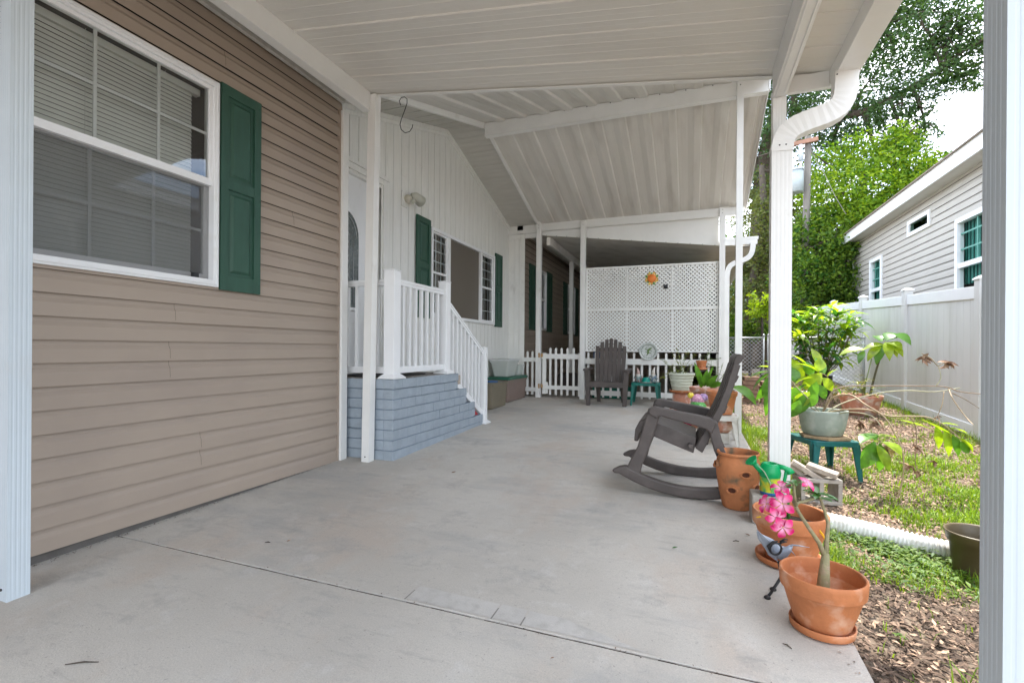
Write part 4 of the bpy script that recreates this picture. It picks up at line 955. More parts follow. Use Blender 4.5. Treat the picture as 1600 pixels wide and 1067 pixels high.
def rocking_chair():
    t = thing('rocking_chair', (-.05, 3.73, zs(3.73)), 'dark brown resin rocking chair facing left at the yard side of the patio', 'rocking chair')
    yn, yf = 3.43, 4.06; G = zs(3.73)
    def strip(mb, top, bot, y0, y1, inset=0):
        """solid between two polylines (x,z), from y0 to y1"""
        n = len(top); vs = []
        for y in (y0, y1): vs += [(p[0], y, p[1]+G) for p in top] + [(p[0], y, p[1]+G) for p in bot]
        fs = []
        for i in range(n-1): fs += [(i, n+i, n+i+1, i+1), (2*n+i, 2*n+i+1, 3*n+i+1, 3*n+i), (i, i+1, 2*n+i+1, 2*n+i), (n+i, 3*n+i, 3*n+i+1, n+i+1)]
        fs += [(0, 2*n, 3*n, n), (n-1, 2*n-1, 4*n-1, 3*n-1)]
        mb.add(vs, fs)
    RC, RR = (.01, 1.0), 1.0                    # rocker curve: circle touching the slab at x = .01
    def rk(x, off): return RC[1]-math.sqrt((RR-off)**2-(x-RC[0])**2)
    for s_, y in ((-1, yn), (1, yf)):
        a, b = (y, y+.058) if s_ < 0 else (y-.058, y)
        mb = MB(); xs = [-.47+.045*i for i in range(19)]
        top = [(x, rk(x, .074)) for x in xs]; bot = [(x, rk(x, 0)) for x in xs]
        top = [(-.52, .142)] + top + [(.39, rk(.39, .045))]; bot = [(-.505, .122)] + bot + [(.39, rk(.39, .0)+.012)]
        top[1] = (-.47, .170)
        strip(mb, top, bot, a, b); part('rocker', mb, 'chair', t, bevel=.012)
        mb = MB(); strip(mb, [(-.440, .115), (-.385, .24), (-.345, .32), (-.272, .592)], [(-.335, .095), (-.310, .20), (-.265, .32), (-.195, .545)], a+.004, b-.004); part('front_leg', mb, 'chair', t, bevel=.01)
        mb = MB(); strip(mb, [(-.275, .555), (-.265, .594), (-.23, .602), (-.10, .580), (.05, .558), (.125, .543), (.165, .520)], [(-.215, .520), (-.205, .535), (-.185, .540), (-.08, .515), (.04, .488), (.10, .468), (.13, .44)], a-.012, b+.012); part('armrest', mb, 'chair', t, bevel=.012)
        mb = MB(); strip(mb, [(.165, .52), (.205, .35), (.27, .20), (.30, .09)], [(.105, .48), (.145, .33), (.20, .20), (.225, .09)], a+.004, b-.004); part('rear_leg', mb, 'chair', t, bevel=.01)
    y0, y1 = yn+.07, yf-.07
    mb = MB(); strip(mb, [(-.374,.345),(-.368,.43),(-.338,.49),(-.300,.507),(-.15,.458),(.038,.395)], [(-.345,.345),(-.335,.40),(-.305,.425),(-.255,.392),(-.14,.348),(.02,.29)], y0, y1)
    part('seat', mb, 'chair', t, bevel=.008)
    mb = MB()
    for (x, z) in ((-.29, .43), (.0, .345)): mb.bar((x, yn+.02, z+G), (x, yf-.02, z+G), .03, .03)
    part('stretcher', mb, 'chair', t, bevel=.005)
    # slatted back, curved in side view
    n_s = 6; wy = (y1-y0+.02)/n_s
    prof = [(.035, .335), (.10, .46), (.165, .60), (.215, .74), (.25, .86), (.285, .945)]
    for k in range(n_s):
        f = abs((k-(n_s-1)/2)/((n_s-1)/2)); cut = 1-.06*f*f
        ya = y0-.01+k*wy+.006; yb = ya+wy-.012
        mb = MB(); P_ = [(x, .335+(z-.335)*cut) for x, z in prof]; P_[-1] = (P_[-1][0], P_[-1][1]-.03*f*f)
        strip(mb, [(x-.010, z) for x, z in P_], [(x+.012, z-.004) for x, z in P_], ya, yb)
        part('back_slat', mb, 'chair', t, bevel=.004)
    mb = MB()
    for (x, z, hh) in ((.075, .40, .09), (.175, .595, .05), (.243, .80, .045)):
        mb.hexa([(x+d, y, z+e+G) for e, d0 in ((-hh/2, 0), (hh/2, .02)) for y in (y0-.008, y1+.008) for d in (d0+.010, d0+.035)])
    part('back_brace', mb, 'chair', t, bevel=.005)
    mb = MB()
    strip(mb, [(.03,.33), (.10,.47), (.17,.61), (.22,.75), (.262,.90)], [(.075,.30), (.145,.45), (.215,.60), (.262,.74), (.305,.895)], y0-.018, y0+.004)
    strip(mb, [(.03,.33), (.10,.47), (.17,.61), (.22,.75), (.262,.90)], [(.075,.30), (.145,.45), (.215,.60), (.262,.74), (.305,.895)], y1-.004, y1+.018)
    strip(mb, [(.262, .90), (.275, .945), (.30, .968)], [(.285, .885), (.315, .915), (.33, .955)], y0+.03, y1-.03)
    part('back_frame', mb, 'chair', t, bevel=.006)
rocking_chair()

# ================================================================== pots and planters
def at(u, v, Y):
    """world point on the plane y = Y that the photograph shows at pixel (u, v)"""
    s_, c_ = math.sin(YAW), math.cos(YAW); du, dv = (u-800)/755., (545-v)/755.; r = R(.42)
    a = math.cos(r)*du-math.sin(r)*dv; b = math.sin(r)*du+math.cos(r)*dv
    dx, dy = -s_+a*c_, c_+a*s_; t = Y/dy; return Vector((dx*t, Y, H+b*t))
def flowerpot(c, rr, rb, h, mat, name='flower_pot', label='', rimh=None, saucer=None, smat=None, soil=.75, cat='flower pot', group=None, soilmat='soil', smooth=True):
    """pot with a rolled rim, hollow inside, soil, optional saucer as a part"""
    t = thing(name, c, label, cat, group); rimh = rimh or h*.2; z0 = .012 if saucer else 0
    mb = MB(); w_ = rr*.07
    rt_ = rr*.925; mb.lathe([(0,z0),(rb*.93,z0),(rb,z0+.006),(rb+(rt_-rb)*.5,z0+(h-rimh)*.5),(rt_-.001, z0+h-rimh-.002),(rt_, z0+h-rimh-.0005),(rr*.965,z0+h-rimh),(rr*.972,z0+h-rimh+.001),(rr*.982,z0+h-rimh+.006),(rr,z0+h-rimh*.3),(rr,z0+h-.005),(rr-w_*.3,z0+h-.001),(rr-w_*.6,z0+h),(rr-w_,z0+h-.003),(rr-w_*1.1,z0+h-.008),(rr*.88,z0+h-rimh+.004),(rr*.875,z0+h-rimh),(rr*.83,z0+h-rimh-.002),(rr*.78, z0+h*soil-.01)], c, 64)
    b = part('pot', mb, mat, t)
    mb = MB(); rs = rr*.82; mb.lathe([(0, z0+h*soil+.008),(rs*.5, z0+h*soil+.004),(rs, z0+h*soil-.004)], c, 32, wob=.01); part('soil', mb, soilmat, t)
    if saucer:
        mb = MB(); mb.lathe([(0,.001),(saucer*.88,.001),(saucer*.97,.006),(saucer,.028),(saucer*.985,.033),(saucer*.95,.031),(saucer*.92,.014),(0,.012)], c, 56); part('saucer', mb, smat or mat, t)
    return t
def G(x, y): return zs(y) if x < XE else zg(x, y)

# strawberry jar
def strawberry_jar():
    c = (.285, 3.40, zs(3.4)); t = thing('strawberry_jar', c, 'terracotta strawberry jar with side pockets behind the rocking chair', 'planter')
    prof = [(.0,0),(.085,0),(.092,.01),(.112,.10),(.127,.20),(.131,.255),(.126,.30),(.113,.325),(.112,.332),(.124,.337),(.127,.347),(.122,.355),(.114,.352),(.104,.33),(.112,.29),(.117,.24),(.10,.12),(.07,.05)]
    mb = MB(); mb.lathe(prof, c, 60, wob=.006); jar = part('jar', mb, 'terra_stain', t)
    holes = [(-75, .235, 1), (-20, .255, 1), (-38, .15, 1), (-110, .13, 0), (-170, .27, 1), (60, .2, 1), (135, .14, 1)]
    for ang, z, _ in holes:
        a = R(ang); r = .110+.02*min(1, z/.2); n = Vector((math.cos(a), math.sin(a), 0)); tt = Vector((-math.sin(a), math.cos(a), 0)); p = Vector(c)+n*(r-.002)+Vector((0,0,z))
        mb = MB(); vs = []; k = 20
        for ring, (rad, out) in enumerate(((1.28, -.004), (1.12, .008), (1.0, .010), (.86, .002), (.7, -.012))):
            for j in range(k):
                q = 2*math.pi*j/k; low = .012*max(0, -math.sin(q))
                vs.append(p+tt*(.030*rad*math.cos(q))+Vector((0,0,.019*rad*math.sin(q)))+n*(out+(low if ring in (1,2,3) else 0)))
        mb.add(vs, [(i*k+j, i*k+(j+1) % k, (i+1)*k+(j+1) % k, (i+1)*k+j) for i in range(4) for j in range(k)], True)
        pk = part('pocket', mb, 'terra_stain', t)
        mb = MB(); mb.add([p+tt*(.022*math.cos(2*math.pi*j/k))+Vector((0,0,.014*math.sin(2*math.pi*j/k)))+n*.0045 for j in range(k)], [tuple(range(k))]); part('pocket_shade_disc', mb, pbr('jar_hollow_shade', (.10,.035,.018), .9, .3, 20), pk)  # flat disc; the shade of the hollow is put into its dark colour
    mb = MB(); mb.disc(.105, (c[0], c[1], c[2]+.30)); part('soil', mb, pbr('jar_soil', (.16,.08,.05), .95, .3, 30), t)
strawberry_jar()

# front pot with desert rose, second pot behind it
flowerpot((.462, 2.085, zs(2.08)), .1415, .088, .200, 'terra', label='front terracotta pot holding a small flowering plant, nearest the camera', saucer=.108, rimh=.060, soil=.52, soilmat='terra', cat='flower pot')
flowerpot((.452, 2.66, zs(2.66)), .163, .105, .235, 'terra', label='larger terracotta pot with chalky rim marks behind the front pot', saucer=.150, rimh=.072, soil=.74)
def desert_rose():
    Y = 2.09; base = (.462, 2.085, zs(2.08)+.10)
    t = thing('desert_rose', base, 'small desert rose with bright pink flowers growing in the front terracotta pot', 'plant')
    def A(u, v, dy=0): return at(u, v, Y+dy)
    st = pbr('rose_trunk', (.25,.225,.12), .75, .2, 25, .3, 70, col2=(.33,.25,.17), lo=.5, hi=.7)
    mb = MB(); b0 = Vector(base)
    fork = A(1290, 868); mb.tube([b0-Vector((0,0,.01)), b0+(fork-b0)*.3, b0+(fork-b0)*.65, fork+Vector((0,0,.01))], [.0235,.022,.018,.012], 14)
    L_ = [fork-Vector((0,0,.012)), A(1280,848,.0), A(1262,822,-.02), A(1248,800,-.04), A(1243,790,-.05)]; mb.tube(L_, [.010,.008,.0068,.006,.006], 9)
    Rr = [fork-Vector((0,0,.012)), A(1292,842,.03), A(1294,818,.05), A(1289,800,.06), A(1284,785,.06), A(1277,768,.05)]; mb.tube(Rr, [.010,.008,.0065,.0055,.005,.004], 9)
    fk = L_[-1]
    tw = {'a': [fk, A(1236,776,-.05), A(1229,762,-.05)], 'b': [fk, A(1247,785,-.04), A(1256,783,-.03), A(1270,779,-.02), A(1278,774,-.01)], 'c': [fk, A(1241,770,-.07), A(1240,755,-.08)]}
    for k in tw.values(): mb.tube(k, [.0055]*(len(k)-1)+[.0035], 8)
    part('stem', mb, st, t)
    lm = leafmat('rose_leaf', (.035,.13,.025), (.07,.20,.04), .2, .3, spec=.5)
    random.seed(4)
    def whorl(p, n, ln, wd, name='leaf'):
        for k in range(n):
            a = 2*math.pi*k/n+random.uniform(-.3,.3); d = Vector((math.cos(a), math.sin(a), random.uniform(.05,.6)))
            mb = MB(); mb.leaf(p, d, (0,0,1), ln*random.uniform(.7,1.1), wd, bend=.35, seg=4, fold=.12); part('leaf', mb, lm, t)
    whorl(A(1278,772,-.01), 9, .075, .027); whorl(A(1284,780,.05), 5, .06, .022); whorl(A(1229,762,-.05), 6, .045, .02); whorl(A(1240,756,-.08), 5, .05, .02)
    pm = _m('pink_petal'); m, ntp, o = pm; b = ntp.nodes.new('ShaderNodeBsdfPrincipled'); ntp.links.new(b.outputs[0], o.inputs[0]); b.inputs['Roughness'].default_value = .5
    tc = ntp.nodes.new('ShaderNodeVertexColor'); tc.layer_name = 'petal'; ntp.links.new(tc.outputs[0], b.inputs['Base Color'])
    b.inputs['Subsurface Weight'].default_value = 0
    rnd = random.Random(9)
    for (u, v, dy, face, r) in ((1223,787,-.11,(-.25,-1,.35),.048), (1213,808,-.12,(.1,-1,.1),.044), (1222,822,-.12,(.15,-1,-.1),.046), (1200,788,-.09,(-.8,-.6,.5),.042), (1221,764,-.07,(-.3,-.5,.9),.042), (1259,757,.0,(.5,-.4,.8),.038)):
        p = A(u, v, dy); n = Vector(face).normalized(); x = n.cross(Vector((0,0,1))).normalized(); y = n.cross(x); r *= .84
        cols = []; mb = MB()
        for k in range(5):
            a = 2*math.pi*k/5+rnd.random()*.3; d = x*math.cos(a)+y*math.sin(a); sd_ = n.cross(d); vs = []; steps_ = 7
            for i in range(steps_+1):
                q = i/steps_; wv = [.10,.26,.44,.60,.70,.66,.46,.14][i]*r; rise = -.18*r*math.sin(q*2.6)+.42*r*(q**2)*.5
                for s2 in (-1, -.5, 0, .5, 1):
                    ruff = .05*r*math.sin(6*q+s2*4+k); vs.append(p+d*(r*(.08+q))+sd_*wv*s2*.50+n*(.20*r-rise+.07*r*abs(s2)+ruff))
                    e_ = min(1, max(q*1.7-.25, abs(s2)*1.5*q)); c0, c1 = (.80,.36,.52), (.62,.002,.14)
                    cols.append(tuple(c0[z]*(1-e_)+c1[z]*e_ for z in range(3)))
            mb.add(vs, [(i*5+j, i*5+j+1, (i+1)*5+j+1, (i+1)*5+j) for i in range(steps_) for j in range(4)], True)
        o = part('flower', mb, m, t)
        ca = o.data.color_attributes.new('petal', 'FLOAT_COLOR', 'POINT')
        for i, cc in enumerate(cols): ca.data[i].color = (*cc, 1)
        mb = MB(); mb.tube([p-n*.012, p+n*.004], [.003,.007], 8); part('throat', mb, pbr('flower_throat', (.75,.55,.2), .6), o)
desert_rose()
# yellow strap leaves and green shoots in the second pot
t = thing('strappy_plant', (.452, 2.66, .2), 'few yellow and green strap leaves growing in the larger terracotta pot', 'plant')
mb = MB(); ym = leafmat('yellow_strap', (.62,.42,.03), (.70,.50,.05), .3)
for pts in ([at(1232,824,2.62), at(1215,815,2.6), at(1196,806,2.58), at(1182,808,2.56)], [at(1240,826,2.62), at(1262,818,2.58), at(1278,826,2.54), at(1286,836,2.52), at(1292,850,2.5)]): mb.tube(pts, [.006,.008,.007,.003], 6, sx=.35) if len(pts) == 4 else mb.tube(pts, [.006,.008,.008,.006,.003], 6, sx=.35)
part('yellow_leaf', mb, ym, t)
mb = MB(); mb.tube([at(1233,828,2.66), at(1232,800,2.66), at(1231,765,2.65)], [.008,.007,.005], 8); mb.tube([at(1222,830,2.64), at(1222,815,2.62), at(1216,800,2.62)], [.007,.006,.004], 8); mb.tube([at(1210,826,2.64), at(1206,812,2.62)], [.006,.004], 8)
part('shoot', mb, leafmat('shoot', (.05,.17,.03), (.07,.2,.04), .2), t)

# metal bird
def bird():
    base = at(1200, 934, 2.25); t = thing('metal_bird', (base.x, base.y, zs(2.25)), 'grey metal garden bird leaning against the larger terracotta pot', 'garden ornament')
    Y = 2.33; A = lambda u, v, d=0: at(u, v, Y+d)
    mb = MB(); tail, brea, neck, belly = A(1183,830), A(1217,873,-.03), A(1233,856,-.03), A(1208,866,0)
    mb.tube([tail, A(1188,838), A(1200,848), A(1212,860,-.01), A(1222,864,-.02), A(1232,858,-.02), A(1237,852,-.02)], [.003,.014,.026,.034,.030,.014,.006], 14, sx=.55)
    part('body', mb, 'birdmetal', t)
    mb = MB(); mb.add([A(1182,826,-.02), A(1207,850,-.05), A(1216,878,-.035), A(1200,866,-.04), A(1182,826,-.028), A(1207,850,-.058), A(1216,878,-.043), A(1200,866,-.048)], [(0,1,2,3),(7,6,5,4),(0,4,5,1),(1,5,6,2),(2,6,7,3),(3,7,4,0)])
    part('wing', mb, 'birdmetal', t, bevel=.002)
    mb = MB(); ring = [A(1212+9*math.cos(q)*1.0, 857-9*math.sin(q), -.062) for q in [i*math.pi/8 for i in range(17)]]; mb.tube(ring, .0045, 8)
    mb.tube([A(1204,862,-.062), A(1200,853,-.064), A(1208,846,-.064), A(1216,845,-.06)], [.005,.006,.005,.002], 8); mb.tube([A(1216,850,-.06), A(1224,846,-.06), A(1230,846,-.06)], [.003,.005,.002], 8); mb.tube([A(1218,846,-.06), A(1226,842,-.06), A(1231,843,-.06)], [.003,.004,.002], 8)
    part('crest', mb, 'black', t)
    mb = MB(); mb.tube([A(1234,855,-.02), A(1238,851,-.02), A(1248,852,-.02), A(1265,855,-.02)], [.005,.004,.0025,.001], 8); mb.tube([A(1232,858,-.02), A(1238,862,-.02), A(1243,868,-.02)], [.004,.0025,.001], 8)
    part('beak', mb, 'birdmetal', t)
    for (a, b, c) in (((1216,876,-.01), (1221,900,-.03), (1205,925,-.06)), ((1217,876,.0), (1223,898,-.0), (1214,912,.02))):
        mb = MB(); e = A(*c); foot = A(c[0]-6, c[1]+8, c[2]-.02)
        mb.tube([A(*a), A(*b)], [.005,.0045], 8); mb.tube([A(*b), e, foot], [.0055,.0055,.006], 8); mb.ball(foot, .0105, sc=(1.3,1.3,.8)); part('leg', mb, 'black', t)
bird()

# green watering can
def can():
    x, y = .438, 3.18; c = (x, y, .165+zs(3.18))
    mb = MB(); mb.box(x-.10, x+.09, y-.06, y+.09, zs(3.18), zs(3.18)+.164); solo('paver_block', mb, ['block'], (x, y, zs(y)), 'grey block under the green and yellow watering can', 'block', bevel=.006); t = thing('watering_can', c, 'toy watering can with a green top and yellow sides at the foot of the downspout', 'watering can')
    def q(v): return (x+(v[0]-x)*.82, y+(v[1]-y)*.82, c[2]+v[2]*.82)
    def fin(m_): m_.v = [(x+(p[0]-x)*.82, y+(p[1]-y)*.82, c[2]+(p[2]-c[2])*.82) for p in m_.v]; return m_
    mb = MB(); mb.lathe([(0,.002),(.062,.002),(.066,.010),(.067,.022)], c, 32); mb.lathe([(.067,.022),(.066,.024)], c, 32); part('base_band', fin(mb), pbr('can_blue', (.03,.12,.32), .35), t)
    mb = MB(); mb.lathe([(.0665,.022),(.066,.055),(.0655,.125)], c, 32); part('body', fin(mb), pbr('can_yellow', (.52,.50,.03), .4, .25, 12, col2=(.10,.38,.08), lo=.46, hi=.56), t)
    mb = MB(); mb.lathe([(.0655,.125),(.068,.128),(.07,.16),(.062,.205),(.05,.222),(.04,.22),(.036,.205),(0,.2)], c, 32)
    part('top', fin(mb), 'wcan', t)
    mb = MB(); mb.tube([q((x-.05,y-.01,.16)), q((x-.085,y-.02,.19)), q((x-.115,y-.03,.225))], [.022,.016,.014], 14); mb.tube([q((x-.105,y-.028,.215)), q((x-.128,y-.035,.24))], [.018,.038], 18); part('spout', mb, 'wcan', t)
    mb = MB(); mb.tube([q((x+.045,y-.01,.205)), q((x+.085,y-.02,.200)), q((x+.115,y-.02,.185)), q((x+.125,y-.02,.165))], [.016,.014,.018,.024], 12); mb.tube([q((x+.10,y-.02,.18)), q((x+.09,y,.10)), q((x+.06,y,.06))], [.010,.009,.009], 10); part('handle', mb, 'wcan', t)
    mb = MB(); mb.tube([q((x-.09,y-.05,.215)), q((x-.045,y-.07,.17)), q((x-.01,y-.075,.10)), q((x-.0,y-.07,.05))], .003, 6); part('hose', mb, pbr('pale_green_wire', (.35,.45,.30), .5), t)
can()

# pots by the lattice ------------------------------------------------
g7 = zs(7.4)
t = thing('upturned_pot', (-.13, 7.38, g7), 'chalky terracotta pot serving as a stand under the cream planter', 'flower pot')
mb = MB(); mb.lathe([(.155,0),(.165,.01),(.162,.06),(.15,.065),(.125,.17),(.12,.285),(0,.29)], (-.13,7.38,g7), 40, wob=.01); part('pot', mb, 'terra_pale', t)
t = thing('saucer', (-.13, 7.38, g7+.29), 'terracotta saucer between the cream planter and the chalky pot', 'saucer')
mb = MB(); mb.lathe([(0,.001),(.13,.001),(.155,.006),(.172,.034),(.165,.036),(.15,.012),(0,.010)], (-.13,7.38,g7+.29), 40); part('dish', mb, 'terra', t)
cz0 = g7+.303
t = thing('cream_planter', (-.13, 7.38, cz0), 'pale green ribbed plastic planter with wispy stems stacked on terracotta', 'planter')
mb = MB(); pr = [(0,0),(.118,0),(.124,.012)]
for k in range(5): z = .02+k*.042; r0 = .126+.0085*k; pr += [(r0, z), (r0+.006, z+.012), (r0+.007, z+.034), (r0+.002, z+.040)]
pr += [(.168,.232),(.182,.236),(.186,.25),(.182,.268),(.172,.268),(.166,.24),(.15,.20)]
mb.lathe(pr, (-.13,7.38,cz0), 44); part('pot', mb, 'creampot', t); mb = MB(); mb.disc(.16, (-.13,7.38,cz0+.22)); part('soil', mb, 'soil', t)
def wispy(name, base, tips, label, lf, stem='stemg', n=10, ls=.035, seed=1, cat='plant', sr=.004, wd=.5):
    t = thing(name, base, label, cat); rnd = random.Random(seed); sm = MB(); lm_ = MB()
    for tip in tips:
        b = Vector(base)+Vector((rnd.uniform(-.05,.05), rnd.uniform(-.05,.05), 0)); tip = Vector(tip); mid = (b+tip)/2+Vector((rnd.uniform(-.03,.03), rnd.uniform(-.03,.03), .25*(tip-b).length*.3))
        pts = [b*(1-q)**2+mid*2*q*(1-q)+tip*q*q for q in [i/8 for i in range(9)]]
        sm.tube(pts, [sr*(1-.6*i/8) for i in range(9)], 6)
        for k in range(n):
            q = rnd.uniform(.25, 1); p = b*(1-q)**2+mid*2*q*(1-q)+tip*q*q; a = rnd.uniform(0, 6.28)
            lm_.leaf(p, (math.cos(a), math.sin(a), rnd.uniform(-.2,.8)), (0,0,1), ls*rnd.uniform(.6,1.3), ls*wd, bend=.3, seg=2)
    part('stem', sm, stem, t); part('foliage', lm_, lf, t); return t
lfm = leafmat('thin_leaf', (.12,.18,.04), (.34,.33,.07), .3); lfd = leafmat('dark_leaf', (.04,.10,.03), (.10,.20,.05), .3)
YT = 7.4
wispy('wispy_plant', (-.13,7.38,cz0+.22), [at(u, v, YT+dy) for u, v, dy in ((1030,560,0),(1035,585,-.1),(1048,548,.1),(1058,545,0),(1068,556,.1),(1075,548,0),(1086,552,.1),(1052,570,-.1),(1064,575,0),(1096,590,.1),(1028,592,0),(1042,575,.1),(1080,570,-.05))], 'thin leafy stems with small yellow green leaves in the cream planter', lfm, n=12, ls=.055, seed=3)
# small pot hanging on the pickets
t = flowerpot((.155, 8.26, .690), .083, .060, .135, 'terra', label='small terracotta pot hung high on the picket rail', saucer=.092, rimh=.035, soil=.8, name='hanging_pot')
mb = MB(); mb.box(.06, .25, 8.17, 8.44, .672, .688); part('bracket', mb, 'black', t)
wispy('trailing_plant', (.155,8.26,.81), [at(u, v, 8.25) for u, v in ((1118,540),(1108,548),(1128,560),(1122,575),(1098,556),(1132,590),(1112,560))], 'thin trailing stems in the small hung terracotta pot', lfd, n=9, ls=.05, seed=5)
# wide terracotta bowl behind the rocking chair and pot on the white stool
g6 = zs(6.6)
t = thing('terracotta_trough', (.225, 6.75, g6), 'big weathered terracotta tub between the cream planter and the white stool', 'planter')
mb = MB(); c = (.225, 6.75, g6); mb.lathe([(0,.10),(.14,.10),(.15,.11),(.225,.38),(.245,.385),(.25,.44),(.24,.445),(.228,.40),(.20,.35)], c, 44, wob=.012); mb.lathe([(0,0),(.15,0),(.16,.05),(.13,.10)], c, 30); part('tub', mb, 'terra_pale', t)
mb = MB(); mb.disc(.215, (c[0], c[1], c[2]+.37)); part('soil', mb, 'soil', t)
t = thing('broadleaf_plant', (.2, 6.72, g6+.37), 'broad green leaves standing in the big weathered terracotta tub', 'plant')
bl = leafmat('broad_leaf', (.05,.17,.02), (.13,.29,.035), .35, .4, nscale=12)
for (u0, v0, u1, v1, wd) in ((1098,604,1088,572,.05),(1100,604,1104,582,.055),(1104,604,1118,588,.05),(1096,606,1094,590,.04),(1108,604,1128,598,.05),(1100,604,1112,576,.03)):
    a, b = at(u0, v0, 6.7), at(u1, v1, 6.6); mb = MB(); mb.leaf(a, b-a, (0,-1,.4), (b-a).length*1.15, wd*1.5, bend=.35, seg=6, fold=.2); part('leaf', mb, bl, t)
wispy('fern_stems', (.26,6.8,g6+.37), [at(u, v, 6.7) for u, v in ((1112,560),(1122,572),(1130,566),(1136,580),(1118,586),(1128,590),(1108,578))], 'airy grey green stems rising at the back of the big terracotta tub', leafmat('grey_leaf', (.16,.2,.1), (.28,.31,.18), .3), n=10, ls=.04, seed=9)
SWT = [(.12,5.22),(.445,5.22),(.445,5.60),(.12,5.60)]
resin_table('white_stool', SWT, .345, lambda x, y: zs(y), 'whiteplastic', 'dirty white resin stool carrying a terracotta pot behind the rocking chair')
flowerpot((.30, 5.44, .345), .150, .10, .235, 'terra', label='terracotta pot standing on the dirty white stool', soil=.85, name='flower_pot')
t = thing('big_leaf_plant', (.30, 5.44, .55), 'plant with large drooping green leaves in the pot on the white stool', 'plant')
for (u0, v0, u1, v1, ln, wd, Y) in ((1143,604,1162,636,.30,.13,5.3), (1138,606,1132,640,.17,.07,5.25), (1140,600,1128,585,.14,.06,5.4)):
    a, b = at(u0, v0, Y), at(u1, v1, Y-.15); mb = MB(); mb.leaf(a, (b-a)+Vector((.15,0,.12)) if ln > .2 else b-a, (0,-.5,1), ln, wd, bend=.8, seg=6, fold=.2); part('leaf', mb, bl, t)
mb = MB(); s0 = Vector((.30,5.44,.55)); mb.tube([s0, s0+Vector((.02,-.05,.08)), at(1143,604,5.3)], .005, 6); mb.tube([s0, at(1138,606,5.25)], .004, 6); part('stem', mb, 'stemg', t)
t = thing('terracotta_bowl', (.30, 5.45, zs(5.45)+.115), 'shallow terracotta bowl with red speckled edge under the white stool', 'bowl')
c = (.30, 5.45, zs(5.45)+.105); mb = MB(); mb.lathe([(0,0),(.07,0),(.10,.03),(.125,.09),(.128,.125),(.12,.128),(.115,.09),(.0,.04)], c, 36); part('bowl', mb, 'terra_pale', t)
mb = MB(); mb.box(.21, .37, 5.36, 5.52, zs(5.4), zs(5.4)+.104); solo('white_block', mb, ['whiteplastic'], (.29, 5.44, zs(5.4)), 'white block under the terracotta bowl beneath the stool', 'block', bevel=.006)
# colourful figurine, small crimson pot
t = thing('painted_figurine', (.10, 6.25, zs(6.2)), 'painted figurine in pink, green and yellow sitting in front of the terracotta tub', 'figurine')
cols = [((.10,.38,.08),(.02,-.01,.24,.10)), ((.0,.25,.18),(.04,-.05,.20,.08)), ((.62,.30,.45),(.02,.0,.33,.08)), ((.75,.60,.05),(-.06,.0,.38,.04)), ((.60,.45,.28),(.12,-.04,.19,.075)), ((.55,.10,.10),(.15,-.06,.14,.06)), ((.35,.22,.42),(.08,.0,.36,.055))]
for k, (cc, (dx, dy, dz, r)) in enumerate(cols): mb = MB(); mb.ball((.06+dx, 6.25+dy, zs(6.2)+dz), r, sc=(1,.8,.9)); part(('body','skirt','bonnet','flower','basket','shoe','scarf')[k], mb, pbr('figurine_%d' % k, cc, .5, .3, 25, col2=tuple(min(1, q+.25) for q in cc), lo=.55, hi=.65), t)
mb = MB(); mb.lathe([(0,0),(.09,0),(.10,.05),(.09,.16),(.05,.2)], (.08,6.25,zs(6.2)), 20); part('base', mb, 'terra_pale', t)
flowerpot((-.045, 5.85, zs(5.85)), .064, .042, .118, pbr('crimson_glaze', (.30,.01,.05), .25, .1), label='small crimson glazed pot on the slab beyond the rocking chair', name='small_pot', soil=.85)
wispy('seedling', (-.045,5.85,zs(5.85)+.10), [(-.13,5.84,.17), (-.10,5.82,.24), (-.03,5.8,.20)], 'green seedlings in the small crimson pot', lfd, n=6, ls=.05, seed=12)
mb = MB(); mb.hexa([(.055,5.62,.055),(.13,5.62,.055),(.05,5.66,.055),(.12,5.68,.055),(.075,5.60,.19),(.12,5.61,.2),(.075,5.64,.19),(.118,5.66,.2)]); solo('stone', mb, ['oldbrick'], (.09,5.64,.06), 'upright pale stone beside the crimson pot', 'stone', bevel=.01)

# ================================================================== yard: table, pots, blocks
TT = .208
resin_table('yard_table', [(1.01,4.91),(1.40,5.00),(1.265,5.42),(.87,5.33)], TT, zg, 'tealplastic', 'teal resin table on the grass beyond the downspout, carrying the grey pot', leg=.055)
mb = MB(); B = [(.97,5.08),(1.14,4.95),(1.33,5.04),(1.33,5.22),(1.15,5.34),(.97,5.28)]; mb.prism(B, lambda p, q, t: (p, q, t), TT+.001, TT+.026)
solo('wooden_board', mb, ['board'], (1.14, 5.15, TT), 'weathered six-sided wooden board under the grey pot', 'board', bevel=.003)
pz = TT+.027; pc = (1.14, 5.17, pz)
t = thing('grey_planter', pc, 'large grey green round planter on the teal table', 'planter')
mb = MB(); mb.lathe([(0,0),(.145,0),(.16,.012),(.178,.08),(.192,.16),(.199,.21),(.199,.226),(.190,.228),(.184,.215),(.176,.17)], pc, 56, wob=.004); part('pot', mb, 'greyplastic', t)
mb = MB(); mb.disc(.178, (pc[0], pc[1], pc[2]+.175)); part('soil', mb, 'soil', t)
